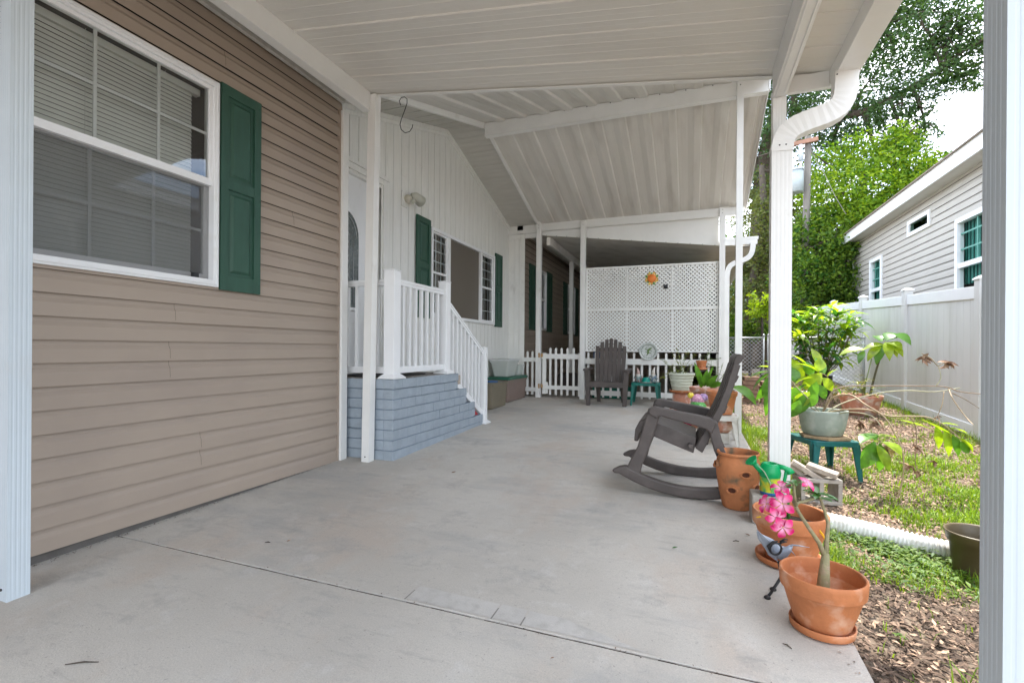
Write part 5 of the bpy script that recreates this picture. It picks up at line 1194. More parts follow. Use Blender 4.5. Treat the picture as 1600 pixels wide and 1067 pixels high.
def philodendron():
    K = 5.17/4.28
    def at(u, v, Y): return globals()['at'](u, v, Y*K)
    b0 = Vector((pc[0], pc[1], pc[2]+.17)); t = thing('philodendron', tuple(b0), 'sprawling philodendron with long bare stems and drooping yellow green leaves in the grey planter', 'plant')
    stems = [ # list of (u, v, y)
     [(1285,645,4.28),(1300,622,4.2),(1328,617,4.1),(1352,632,4.0),(1382,652,3.95),(1404,688,3.9),(1412,720,3.88),(1408,760,3.88),(1395,790,3.85),(1370,818,3.8),(1340,838,3.72)],
     [(1285,645,4.28),(1298,615,4.3),(1320,604,4.3),(1360,603,4.3),(1420,603,4.3),(1475,604,4.3),(1500,612,4.3),(1540,616,4.3)],
     [(1290,645,4.28),(1312,632,4.35),(1340,622,4.4),(1380,613,4.4),(1420,610,4.4),(1460,612,4.4),(1500,606,4.4)],
     [(1290,645,4.28),(1320,640,4.1),(1355,640,4.0),(1390,650,3.95),(1420,650,3.9),(1450,652,3.9),(1475,664,3.9),(1505,690,3.9)],
     [(1285,645,4.28),(1296,628,4.4),(1300,606,4.45),(1292,588,4.4),(1280,582,4.4)],
     [(1282,645,4.28),(1262,622,4.15),(1245,605,4.1),(1232,590,4.05),(1215,578,4.05)],
     [(1280,645,4.28),(1258,630,4.2),(1240,618,4.2)],
     [(1282,645,4.28),(1268,628,4.3),(1250,600,4.4),(1228,585,4.5)],
     [(1300,648,4.2),(1330,644,4.05),(1362,650,3.95),(1378,668,3.9)],
     [(1482,607,4.3),(1490,625,4.2),(1508,650,4.1),(1521,664,4.0)], [(1488,614,4.3),(1510,625,4.3),(1530,638,4.3)],
     [(1462,604,4.3),(1470,590,4.3),(1466,572,4.3)], [(1475,612,4.35),(1472,632,4.3),(1464,652,4.3)],
     [(1420,650,3.9),(1430,665,3.9),(1432,690,3.9),(1430,720,3.9),(1434,738,3.9)],
    ]
    rad = [.0085,.007,.0065,.0075,.006,.006,.005,.005,.0055,.0055,.004,.0045,.004,.005]
    for k, (sp, r) in enumerate(zip(stems, rad)):
        P_ = [at(*q) for q in sp]; pts = []
        for i in range(len(P_)-1):                                           # Catmull-Rom
            a, b, c, d = P_[max(i-1,0)], P_[i], P_[i+1], P_[min(i+2, len(P_)-1)]
            for j in range(5): q = j/5; pts.append(.5*((2*b)+(c-a)*q+(2*a-5*b+4*c-d)*q*q+(3*b-a-3*c+d)*q**3))
        pts.append(P_[-1]); n = len(pts); mb = MB(); mb.tube(pts, [r*(1-.45*i/n) for i in range(n)], 8)
        part('stem', mb, [pbr('philo_stem_%d' % (k % 3), [(.40,.30,.19),(.26,.19,.13),(.42,.40,.25)][k % 3], .6, .25, 14), ][0], t)
    lm = leafmat('philo_leaf', (.13,.28,.02), (.34,.44,.04), .42, .32, spec=.5, nscale=16); lg = leafmat('philo_leaf_green', (.05,.17,.02), (.12,.28,.035), .35, .32, spec=.5, nscale=16); dead = pbr('dead_leaf', (.28,.17,.11), .9, .35, 25, .3, 40, col2=(.52,.38,.27), lo=.5, hi=.65)
    def lobe(u0, v0, u1, v1, Y, wd, m, dY=0, bend=.5, seg=6, name='leaf'):
        a, b = at(u0, v0, Y), at(u1, v1, Y+dY); d = b-a; mb = MB(); up = Vector((0,0,1)) if abs(d.normalized().z) < .8 else Vector((.2,-1,.2))
        mb.leaf(a, d+Vector((0,0,bend*d.length*.5)), up, d.length*1.12, wd*K*1.1, bend=bend, seg=seg, fold=.13); part(name, mb, m, t)
    # hanging cluster left of centre
    for q in ((1366,690,1356,732,3.88,.10,lg,-.05), (1368,688,1352,676,3.88,.10,lg,.05), (1374,692,1380,738,3.86,.07,lg,0), (1378,690,1408,710,3.85,.11,lm,-.08), (1366,680,1346,690,3.9,.09,lg,-.1), (1370,695,1390,735,3.84,.06,lm,-.04), (1372,684,1398,682,3.9,.07,lm,.05)): lobe(*q[:7], dY=q[7], bend=.45)
    # long leaf to the right with lobes
    lobe(1400,655,1462,672,3.92,.055,lm,dY=-.02,bend=.15); lobe(1440,655,1500,690,3.9,.07,lm,bend=.2)
    for q in ((1462,665,1470,700,3.9,.05,lm), (1475,670,1486,712,3.88,.05,lm), (1488,678,1500,712,3.88,.05,lg), (1498,684,1520,704,3.88,.075,lm), (1470,662,1496,664,3.92,.05,lm), (1484,668,1510,676,3.92,.05,lm), (1500,690,1514,708,3.88,.06,lg)): lobe(*q, bend=.3)
    # upper-left broad leaves beside the downspout
    for q in ((1284,583,1262,612,4.35,.10,lm), (1280,582,1248,566,4.4,.09,lm), (1278,580,1286,560,4.4,.08,lm), (1270,590,1244,598,4.3,.11,lm), (1276,596,1268,626,4.25,.07,lg), (1262,600,1236,622,4.3,.10,lg), (1250,604,1230,640,4.2,.10,lg), (1258,615,1250,650,4.15,.09,lg), (1246,598,1232,574,4.4,.09,lg), (1285,590,1300,612,4.35,.07,lm), (1240,590,1220,596,4.45,.09,lg), (1262,575,1240,552,4.5,.08,lm), (1250,625,1238,655,4.1,.08,lg), (1288,585,1276,560,4.45,.07,lg), (1292,590,1306,575,4.4,.06,lm), (1275,600,1290,625,4.3,.07,lg), (1268,588,1258,565,4.45,.08,lg), (1256,592,1234,560,4.5,.08,lm), (1265,612,1246,640,4.15,.09,lm), (1278,615,1262,640,4.15,.07,lg), (1246,612,1226,604,4.3,.08,lm), (1300,600,1316,618,4.35,.05,lg), (1282,572,1270,545,4.5,.06,lm), (1244,585,1226,565,4.5,.08,lg)): lobe(*q, bend=.5)
    # leaves seen left of the downspout
    for q in ((1215,578,1184,572,4.1,.08,lm), (1212,580,1176,606,4.05,.10,lg), (1210,582,1198,620,4.0,.08,lg), (1212,586,1190,628,4.1,.07,lg), (1214,576,1196,562,4.2,.07,lg), (1205,580,1170,590,4.15,.07,lg), (1208,585,1204,650,4.05,.09,lg)): lobe(*q, bend=.45)
    # dead leaves
    rnd = random.Random(2)
    for (u, v, Y, n, r) in ((1445,560,4.3,9,.075), (1482,568,4.3,9,.075), (1464,652,4.3,3,.05), (1392,700,3.9,6,.10), (1372,662,3.95,7,.10), (1432,700,3.9,6,.06), (1434,738,3.9,5,.06), (1460,722,3.9,3,.06), (1345,662,4.0,5,.08), (1420,728,3.88,4,.07)):
        p = at(u, v, Y)
        for k in range(n):
            d = Vector((rnd.uniform(-1,1), rnd.uniform(-1,1), rnd.uniform(-1,.6))); mb = MB(); mb.leaf(p-d*r*.3, d, (rnd.uniform(-1,1), rnd.uniform(-1,1), 1), r*rnd.uniform(.7,1.2)*K, r*.42*K, bend=rnd.uniform(.6,1.3), seg=6, fold=.35); part('dead_leaf', mb, dead, t)
    mb = MB(); mb.tube([at(1465,572,4.3), at(1455,560,4.3), at(1440,552,4.3)], .004, 6); mb.tube([at(1466,572,4.3), at(1476,566,4.3)], .004, 6); mb.tube([at(1395,790,3.85), at(1385,812,3.8)], .004, 6)
    part('stem', mb, 'stem', t)
    for q in ((1348,836,1318,842,3.72,.05), (1366,822,1336,826,3.75,.05), (1362,826,1372,846,3.7,.045)): lobe(*q, leafmat('yellow_leaf', (.60,.42,.03), (.65,.30,.06), .35) if q[0] != 1362 else bpy.data.materials['yellow_leaf'], bend=.3, name='yellow_leaf')
philodendron()

# concrete block with loose pavers on it
bz = zg(.88, 4.15)
def rotm(x, y, z, ax, ay, az): return Matrix.Translation((x, y, z)) @ Matrix.Rotation(R(az), 4, 'Z') @ Matrix.Rotation(R(ay), 4, 'Y') @ Matrix.Rotation(R(ax), 4, 'X')
mt = rotm(.88, 4.15, bz, 0, 0, 12); mb = MB(); W_, D_, H_ = .14, .08, .185
mb.box(-W_, W_, -D_, D_, 0, .028, mt); mb.box(-W_, W_, -D_, D_, H_-.028, H_, mt)
for x0, x1 in ((-W_, -W_+.03), (-.015, .015), (W_-.03, W_)): mb.box(x0, x1, -D_, D_, .028, H_-.028, mt)
solo('concrete_block', mb, ['block'], (.88, 4.15, bz), 'hollow concrete block on the grass in front of the teal table', 'concrete block', bevel=.004)
for k, (x, y, z, ax, ay, az, l_, lab) in enumerate(((.82, 4.14, bz+.225, 0, 30, -8, .115, 'grey paver slanting down to the left across the concrete block'), (.91, 4.13, bz+.24, 4, 14, -22, .10, 'pale paver lying crosswise on top of the pile'), (.91, 4.21, bz+.205, 0, 4, 30, .10, 'paver at the back of the pile on the concrete block'), (.765, 4.19, bz+.20, 0, 42, 10, .09, 'paver leaning at the left end of the pile'))):
    mb = MB(); mt = rotm(x, y, z, ax, ay, az); mb.box(-l_, l_, -.045, .045, -.018, .018, mt)
    solo('paver', mb, ['oldbrick'], (x, y, z), lab, 'paver', 'loose pavers on the concrete block', bevel=.005)
# corrugated drain pipe
P_ = [Vector(q) for q in ((.512,3.40,.03),(.55,3.42,-.03),(.66,3.47,-.045),(.84,3.50,-.065),(1.0,3.51,-.09),(1.17,3.50,-.115),(1.34,3.46,-.13),(1.52,3.44,-.14))]
pts = []; rad = []
for i in range(len(P_)-1):
    a, b, c, d = P_[max(i-1,0)], P_[i], P_[i+1], P_[min(i+2, len(P_)-1)]; m_ = max(2, int((c-b).length/.0045))
    for j in range(m_): q = j/m_; pts.append(.5*((2*b)+(c-a)*q+(2*a-5*b+4*c-d)*q*q+(3*b-a-3*c+d)*q**3))
acc = 0
for i, p in enumerate(pts):
    if i: acc += (p-pts[i-1]).length
    rad.append(.054+.0058*math.sin(acc*2*math.pi/.0225))
mb = MB(); mb.tube(pts, rad, 20, up=(0,1,0)); solo('drain_pipe', mb, ['pipe'], (.512,3.36,0), 'white corrugated drain pipe running from the downspout across the grass', 'drain pipe')
# brown plastic pot at the right edge
c = (1.445, 3.27, zg(1.445, 3.27)); t = thing('brown_pot', c, 'olive brown plastic pot standing in the grass at the end of the corrugated pipe', 'flower pot')
mb = MB(); mb.lathe([(0,0),(.098,0),(.104,.01),(.106,.018),(.128,.19),(.138,.192),(.146,.235),(.150,.24),(.146,.246),(.138,.24),(.128,.19),(.118,.15)], c, 48); part('pot', mb, pbr('brown_plastic', (.105,.08,.042), .4, .12, 8), t)
mb = MB(); mb.disc(.122, (c[0], c[1], c[2]+.165)); part('soil', mb, 'soil', t)
# far terracotta pot with a big-leaved plant
c = (2.42, 8.75, zg(2.42, 8.75)); flowerpot(c, .29, .21, .30, 'terra_pale', label='wide weathered terracotta pot on the leaf litter near the white fence', name='flower_pot', soil=.9)
t = thing('palmate_plant', (2.42, 8.75, c[2]+.28), 'tall single-stemmed plant with drooping yellow green leaves in the wide terracotta pot', 'plant')
mb = MB(); mb.tube([at(1357,632,8.75), at(1362,605,8.75), at(1370,575,8.75), at(1378,550,8.75), at(1384,535,8.75)], [.02,.016,.014,.012,.008], 8); part('stem', mb, pbr('dark_stem', (.10,.09,.05), .7), t)
mb = MB(); mb.tube([at(1350,640,8.7), at(1352,600,8.7), at(1362,560,8.65)], .008, 6); part('stem', mb, 'stemg', t)
pl1 = leafmat('palmate_leaf', (.14,.28,.02), (.36,.44,.04), .45, .35, spec=.5, nscale=12); pl2 = leafmat('palmate_leaf_dark', (.05,.17,.03), (.12,.26,.04), .35, .3, spec=.6)
for (u0,v0,u1,v1,wd,mm,dy) in ((1382,538,1352,548,.13,pl1,0),(1352,546,1316,556,.17,pl1,0),(1380,538,1372,566,.11,pl2,-.1),(1384,536,1400,556,.12,pl1,-.1),(1386,535,1406,545,.14,pl1,-.2),(1384,532,1400,520,.16,pl2,.1),(1396,522,1420,538,.20,pl2,-.1),(1384,534,1390,560,.11,pl1,-.2),(1376,540,1360,562,.11,pl1,-.1),(1378,534,1366,524,.12,pl2,.2),(1386,532,1412,524,.13,pl2,.1),(1350,548,1344,566,.08,pl2,-.1),(1392,540,1408,556,.10,pl1,-.2)):
    a, b = at(u0, v0, 8.75), at(u1, v1, 8.75+dy); mb = MB(); d = b-a; mb.leaf(a, d+Vector((0,0,.35*d.length)), (0,-.4,1), d.length*1.15, wd*1.2, bend=.55, seg=6, fold=.12); part('leaf', mb, mm, t)
wispy('weed', (2.42,8.6,c[2]+.26), [at(u, v, 8.6) for u, v in ((1340,600),(1330,606),(1346,590),(1325,612),(1365,606),(1372,618),(1336,596),(1352,585))], 'grassy weeds sprouting from the wide terracotta pot', lfm, n=8, ls=.15, wd=.25, seed=22)
# black nursery pot with the bush beside the fence
c = (2.29, 10.45, zg(2.29, 10.45)); t = flowerpot(c, .165, .13, .42, pbr('black_plastic', (.02,.02,.022), .5), label='black nursery pot holding a leafy bush near the chain-link fence', name='nursery_pot', soil=.92)
def bush():
    K = 10.45/9.1
    def at(u, v, Y): return globals()['at'](u, v, Y*K)
    b0 = Vector((c[0], c[1], c[2]+.38)); t = thing('leafy_bush', tuple(b0), 'leafy bush with whorls of long bright green leaves in the black nursery pot', 'shrub')
    rnd = random.Random(31); sm = MB(); tips = []
    for (u, v, Y) in ((1262,486,9.2),(1278,483,9.0),(1300,476,9.1),(1310,490,8.8),(1330,488,9.2),(1322,510,8.9),(1335,515,9.0),(1250,500,9.0),(1262,515,8.9),(1248,530,9.2),(1278,508,9.2),(1292,512,8.8),(1268,545,9.1),(1300,530,9.0),(1318,535,9.2),(1280,530,8.9),(1245,515,9.3),(1288,495,9.4),(1325,498,9.3),(1255,548,8.9),(1310,520,9.3),(1240,488,9.4),(1290,550,9.0),(1272,560,8.9),(1254,570,8.7),(1300,565,8.8),(1318,556,8.9),(1245,555,9.0),(1330,540,9.0),(1340,500,9.0),(1264,590,8.7),(1286,575,8.7),(1250,520,8.7),(1296,545,8.6)):
        tip = at(u, v, Y); mid = b0.lerp(tip, .5)+Vector((rnd.uniform(-.06,.06), rnd.uniform(-.06,.06), -.08)); pts = [b0*(1-q)**2+mid*2*q*(1-q)+tip*q*q for q in [i/8 for i in range(9)]]
        sm.tube(pts, [.013*(1-.6*i/8) for i in range(9)], 7); tips.append((tip, (tip-mid).normalized()))
    part('branches', sm, pbr('bush_stem', (.30,.25,.16), .7, .2), t)
    m1 = leafmat('bush_leaf', (.14,.29,.025), (.38,.50,.05), .45, .35, spec=.5); m2 = leafmat('bush_leaf_dark', (.03,.13,.03), (.08,.22,.04), .3, .3, spec=.6)
    for mm, tp in ((m1, tips[::2]+tips[1:19:2]), (m2, tips[1::2])):
        mb = MB()
        for tip, d in tp:
            for k in range(13):
                a = 2.4*k; el = rnd.uniform(-.5,.75); dd = Vector((math.cos(a)*math.cos(el), math.sin(a)*math.cos(el), math.sin(el)+.15))
                mb.leaf(tip-d*.02*k*.6, dd, (0,0,1), rnd.uniform(.22,.34), rnd.uniform(.06,.095), bend=rnd.uniform(.3,.8), seg=4, fold=.12)
        part('foliage', mb, mm, t)
bush()
# stack of old bricks
rnd = random.Random(8)
k = 0; lay = 6; z = zg(1.15, 9.6)
t = thing('brick_stack', (1.12, 9.5, z), 'stack of weathered landscape bricks beside the chain-link gate', 'brick stack')
for l_ in range(lay):
    for i in range(2 if l_ < 5 else 1):
        mb = MB(); mt = rotm(1.0+i*.27+rnd.uniform(-.02,.02), 9.5+rnd.uniform(-.03,.03), z+.04+l_*.077, 0, 0, rnd.uniform(-6,6)); mb.box(-.125,.125,-.10,.10,-.036,.036, mt); part('brick', mb, 'redbrick', t, bevel=.006)

# ================================================================== fences and neighbour
vf = thing('vinyl_fence', (3.2, 9.3, zg(3.2, 9.3)), 'tall white vinyl privacy fence between the yard and the grey house', 'fence')
fz = lambda y: .05*(y-7.9) if y > 3.9 else -.2
ft = lambda y: 1.875+.05*(y-9.1) if y > 3.9 else 1.62
PY = [5.1-4.2, 5.1-2.1, 5.1, 7.2, 9.3, 11.4, 13.5, 15.6, 17.7, 19.8, 21.9, 24.0]
for y in PY:
    mb = MB(); mb.box(3.13, 3.245, y-.058, y+.058, fz(y)-.3, ft(y)+.07); p_ = part('fence_post', mb, 'fence', vf, bevel=.005)
    mb = MB(); zt = ft(y)+.07; mb.box(3.118, 3.257, y-.07, y+.07, zt, zt+.018); mb.hexa([(3.118,y-.07,zt+.018),(3.257,y-.07,zt+.018),(3.118,y+.07,zt+.018),(3.257,y+.07,zt+.018),(3.165,y-.022,zt+.05),(3.21,y-.022,zt+.05),(3.165,y+.022,zt+.05),(3.21,y+.022,zt+.05)]); part('cap', mb, 'vinyl', p_)
for a, b in zip(PY[:-1], PY[1:]):
    a, b = a+.058, b-.058; za, zb_ = fz(a), fz(b); ta, tb = ft(a), ft(b)
    for z0, z1 in ((ta-.15, ta), (za+.02, za+.16)):
        mb = MB(); d = (tb-ta) if z0 > 1 else (zb_-za)
        mb.hexa([(x, y, z+(d if y == b else 0)) for z in (z0, z1) for y in (a, b) for x in (3.155, 3.215)])
        part('rail', mb, 'vinyl', vf, bevel=.003)
    mb = MB(); n = 12
    for k in range(n):
        y0_, y1_ = a+(b-a)*k/n+.0015, a+(b-a)*(k+1)/n-.0015; q0, q1 = (y0_-a)/(b-a), (y1_-a)/(b-a)
        mb.hexa([(x, y, z+(zb_-za)*(q0 if y == y0_ else q1)*0+(0 if z < 1 else 0)+((zb_-za) if z < 1 else (tb-ta))*(q0 if y == y0_ else q1)) for z in (za+.15, ta-.14) for y in (y0_, y1_) for x in (3.172, 3.196)])
    part('panel', mb, 'fence', vf)
cl = thing('chain_link_fence', (1.4, 10.95, zg(1.4, 10.9)), 'low galvanised chain-link fence and gate across the back yard', 'fence')
CY_ = 10.95; cb, ct = .17, 1.26
for x in (.56, 1.375, 1.46, 2.3, 3.08): mb = MB(); mb.tube([(x, CY_, -.05), (x, CY_, ct+(.05 if 1.3 < x < 1.5 else .0))], .022 if x != 1.375 else .018, 10); mb.ball((x, CY_, ct+(.05 if 1.3 < x < 1.5 else .0)), .027); part('fence_post', mb, 'steel', cl)
for x0, x1 in ((.56, 1.375), (1.46, 3.08)):
    mb = MB(); mb.tube([(x0, CY_, ct), (x1, CY_, ct)], .019, 10); part('top_rail', mb, 'steel', cl); mb = MB(); mb.tube([(x0, CY_, cb+.02), (x1, CY_, cb+.02)], .017, 10); part('bottom_rail', mb, 'steel', cl)
    mb = MB(); lattice(mb, x0, x1, cb+.02, ct, CY_, pitch=.078, w_=.0052, th=.004); part('wire_mesh', mb, 'steel', cl)
# neighbour
nh = thing('neighbour_house', (4.1, 14.5, 0), 'grey lap-sided house behind the white fence with teal curtained windows', 'house')
NXW = 4.1; TN = TX(NXW, -1)
NW = [(12.72, 13.55, 1.9, 3.74), (11.05, 12.05, 3.98-.48, 3.98), (8.1, 9.98, 2.05, 4.02)]
for i, q in enumerate(NW): pass
w1 = [at(1361,404,1), at(1380,404,1)]
def ny(u, v=450):                        # y on the neighbour's wall for a pixel column
    a = at(u, v, 1); return NXW/a.x
def nz_(u, v): y = ny(u, v); return at(u, v, y).z
NW = [(ny(1380), ny(1361), 1.8, nz_(1370,403)), (ny(1455), ny(1420), nz_(1438,362), nz_(1438,337)), (ny(1600), ny(1496), 1.9, nz_(1496,344))]
ZE = 3.86
mb = MB(); siding(mb, TN, 2.0, ny(1334), .0, ZE+.1, e=.127, opens=[(a+.03, b-.03, c_+.03, d-.03) for a, b, c_, d in NW])
mb.use(1)
yy = sorted([2.0, ny(1334)]+[q for a, b, _, _ in NW for q in (a+.03, b-.03)])
mb.box(NXW+.20, NXW+.3, 2.0, ny(1334), 0, ZE+.1)
part('wall', mb, ['siding2', 'dark'], nh)
mb = MB(); mb.box(NXW-.025, NXW+.06, ny(1334)-.03, ny(1334)+.05, 0, ZE); part('corner_trim', mb, 'vinyl', nh)
mb = MB(); siding(mb, TY(ny(1334)+.03, 1), NXW+.06, NXW+8, 0, ZE, e=.127); part('end_wall', mb, 'siding2', nh)
for i, (a, b, c_, d) in enumerate(NW):
    lab = ('small tall window with a teal curtain nearest the house corner', 'small square-set high window under the eave', 'large window with a teal curtain beside the fence post')[i]
    if i == 1:
        mb = MB(); frame_rect(mb, TN, a, b, c_, d, .07, -.05, .04); wn = part('window', mb, 'vinyl', nh, lab); g = MB(); quadT(g, TN, a+.06, b-.06, c_+.06, d-.06, .005); part('pane', g, glassmat('high_glass', (.3,.42,.36), .0, ior=1.02), wn); g = MB(); room_box(g, TN, a, b, c_, d, .19); part('room_behind', g, 'dark', wn)
    else:
        meet = nz_(1370, 452) if i == 0 else nz_(1510, 412)
        mb = MB(); frame_rect(mb, TN, a, b, c_, d, .08, -.05, .045); bT(mb, TN, a+.08, b-.08, meet-.05, meet+.03, -.03, .03)
        wn = part('window', mb, 'vinyl', nh, lab, bevel=.004)
        g = MB()
        for q in (1/3, 2/3): aa = a+(b-a)*q; bT(g, TN, aa-.012, aa+.012, meet+.03, d-.08, -.02, -.006)
        for q in (1/3, 2/3): z = meet+(d-meet)*q; bT(g, TN, a+.08, b-.08, z-.012, z+.012, -.0195, -.0065)
        part('glazing_bar', g, 'tealbar', wn)
        g = MB(); quadT(g, TN, a+.07, b-.07, c_+.07, d-.07, .0); part('pane', g, glassmat('neighbour_glass_%d' % i, (.85,.9,.88), .0, ior=1.015), wn)
        g = MB(); n = int((b-a)/.05)
        for k in range(n): aa = a+(b-a)*k/n; bT(g, TN, aa, aa+(b-a)/n*.999, c_ if i == 0 else meet-.3, d, -.10-.02*(k % 2), -.09-.02*(k % 2))
        part('curtain', g, 'tealblind', wn); g = MB(); room_box(g, TN, a, b, c_, d, .19); part('room_behind', g, 'dark', wn)
mb = MB(); ye = ny(1334)+.35; fx = NXW-.32
mb.box(fx, fx+.03, 1.6, ye, ZE-.02, ZE+.22); mb.box(fx, NXW+8, ye, ye+.03, ZE-.02, ZE+.22); part('fascia', mb, 'vinyl', nh, bevel=.004)
mb = MB(); mb.box(fx+.03, NXW, 1.6, ye, ZE+.0, ZE+.015); part('soffit', mb, 'soffit', nh)
mb = MB(); mb.hexa([(fx-.04, 1.55, ZE+.20), (NXW+4, 1.55, ZE+1.3), (fx-.04, ye+.08, ZE+.20), (NXW+4, ye+.08, ZE+1.3), (fx-.04, 1.55, ZE+.225), (NXW+4, 1.55, ZE+1.34), (fx-.04, ye+.08, ZE+.225), (NXW+4, ye+.08, ZE+1.34)]); part('roof', mb, 'shingle', nh)

# ================================================================== trees and shrubs
def leafcloud(mb, clumps, dens, ls, rnd, flat=.5, asp=.5):
    """many small leaves through ellipsoid clumps; clump = (centre, rx, rz)"""
    v, f = mb.v, mb.f
    for c, r, rzz in clumps:
        n = int(dens*r*r); subs = []
        for _ in range(max(4, int(n/26))):                     # twigs inside the clump
            while True:
                q = Vector((rnd.uniform(-1,1), rnd.uniform(-1,1), rnd.uniform(-1,1)))
                if q.length < 1 and q.length > rnd.random()*.8: break
            subs.append((c+Vector((q.x*r, q.y*r, q.z*rzz)), r*rnd.uniform(.10,.24), q.normalized()))
        for k in range(n):
            s0, sr, sd_ = subs[rnd.randrange(len(subs))]
            p = s0+Vector((rnd.gauss(0,1)*sr, rnd.gauss(0,1)*sr, rnd.gauss(0,.7)*sr))
            d = Vector((rnd.gauss(0,1), rnd.gauss(0,1), rnd.gauss(-.15,.7))); d.normalize(); s1 = Vector((rnd.gauss(0,1), rnd.gauss(0,1), rnd.gauss(0,flat))).cross(d)
            if s1.length < .01: continue
            s1.normalize(); l_ = ls*rnd.uniform(.6,1.35); w_ = l_*asp*.5; b = len(v)
            a1 = p+d*l_*.5; v += [tuple(p), tuple(a1+s1*w_), tuple(p+d*l_), tuple(a1-s1*w_)]
            f.append([b, b+1, b+2, b+3]); mb.m.append(0); mb.sm.append(False)
def limb(mb, a, b, r0, r1, rnd, bend=.08, n=8):
    a, b = Vector(a), Vector(b); L_ = (b-a).length; o = [Vector((rnd.uniform(-1,1), rnd.uniform(-1,1), rnd.uniform(-.5,1)))*bend*L_ for _ in range(2)]
    pts = bez(a, a.lerp(b, .33)+o[0], a.lerp(b, .66)+o[1], b, n); mb.tube(pts, [r0+(r1-r0)*i/n for i in range(n+1)], 8, cap=False); return pts
def tree(name, base, clumps, trunks, lf, label, dens, ls, seed, group=None, cat='tree', twig=True, asp=.5, bark='bark'):
    rnd = random.Random(seed); t = thing(name, base, label, cat, group)
    mb = MB(); heads = []
    for pts, r0, r1 in trunks:
        P_ = [Vector(q) for q in pts]; n = len(P_); sp = []
        for i in range(n-1):
            a, b, c, d = P_[max(i-1,0)], P_[i], P_[i+1], P_[min(i+2, n-1)]
            for j in range(6): q = j/6; sp.append(.5*((2*b)+(c-a)*q+(2*a-5*b+4*c-d)*q*q+(3*b-a-3*c+d)*q**3))
        sp.append(P_[-1]); m_ = len(sp); mb.tube(sp, [r0+(r1-r0)*i/m_ for i in range(m_)], 12); heads += [(p, r0+(r1-r0)*i/m_) for i, p in enumerate(sp)][4:]
    if twig:
        for c, r, rzz in clumps:
            h = min(heads, key=lambda q: (q[0]-c).length); limb(mb, h[0], c, min(h[1]*.7, .10), .02, rnd, .12)
            for _ in range(3): e = c+Vector((rnd.uniform(-.8,.8)*r, rnd.uniform(-.8,.8)*r, rnd.uniform(-.5,.8)*rzz)); limb(mb, c.lerp(h[0], .2), e, .03, .008, rnd, .15, 5)
    part('trunk', mb, bark, t)
    mb = MB(); leafcloud(mb, clumps, dens, ls, rnd, asp=asp); part('crown', mb, lf, t)
    return t
def C(u, v, Y, rpx, zs_=.8):
    """clump centred where the photograph shows it, at depth plane Y, radius given in photo pixels"""
    p = at(u, v, Y); dist = math.hypot(p.x, p.y); r = rpx/755*dist; return (p, r, r*zs_)
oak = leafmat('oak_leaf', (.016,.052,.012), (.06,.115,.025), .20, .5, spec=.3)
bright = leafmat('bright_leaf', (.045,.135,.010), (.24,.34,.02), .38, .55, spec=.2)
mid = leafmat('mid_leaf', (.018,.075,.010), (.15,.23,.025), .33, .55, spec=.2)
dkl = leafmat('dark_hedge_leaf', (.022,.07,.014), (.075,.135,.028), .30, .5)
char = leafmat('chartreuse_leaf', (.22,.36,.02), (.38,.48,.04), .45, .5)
olive = leafmat('vine_leaf', (.07,.11,.025), (.15,.16,.045), .3, .6)
g0 = zg(3, 14)
# big live oak behind everything
Yo = 21
ob = at(1188, 520, Yo); ob.z = g0
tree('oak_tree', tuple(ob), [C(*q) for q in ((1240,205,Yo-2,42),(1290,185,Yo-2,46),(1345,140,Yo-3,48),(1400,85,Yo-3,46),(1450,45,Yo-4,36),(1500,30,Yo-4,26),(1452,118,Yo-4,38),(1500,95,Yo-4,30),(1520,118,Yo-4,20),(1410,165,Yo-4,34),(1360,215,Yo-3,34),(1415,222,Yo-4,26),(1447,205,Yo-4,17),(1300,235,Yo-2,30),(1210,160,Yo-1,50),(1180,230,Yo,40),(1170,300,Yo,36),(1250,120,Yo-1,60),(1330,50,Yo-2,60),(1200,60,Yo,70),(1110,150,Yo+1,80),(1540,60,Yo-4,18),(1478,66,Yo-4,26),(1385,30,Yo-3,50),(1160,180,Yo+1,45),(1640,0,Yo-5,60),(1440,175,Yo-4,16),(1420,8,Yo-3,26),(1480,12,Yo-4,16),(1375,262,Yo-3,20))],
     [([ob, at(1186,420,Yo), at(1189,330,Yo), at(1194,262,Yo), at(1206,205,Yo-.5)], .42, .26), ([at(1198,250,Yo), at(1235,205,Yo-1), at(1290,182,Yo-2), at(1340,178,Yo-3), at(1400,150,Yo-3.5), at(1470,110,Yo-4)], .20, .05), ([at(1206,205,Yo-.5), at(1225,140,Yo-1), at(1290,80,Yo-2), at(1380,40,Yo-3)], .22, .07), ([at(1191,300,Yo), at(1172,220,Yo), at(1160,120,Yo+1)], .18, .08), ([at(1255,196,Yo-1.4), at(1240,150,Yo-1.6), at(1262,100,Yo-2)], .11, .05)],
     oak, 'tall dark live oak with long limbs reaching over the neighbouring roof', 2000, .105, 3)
Ym = 17
mbp = at(1330, 520, Ym); mbp.z = g0
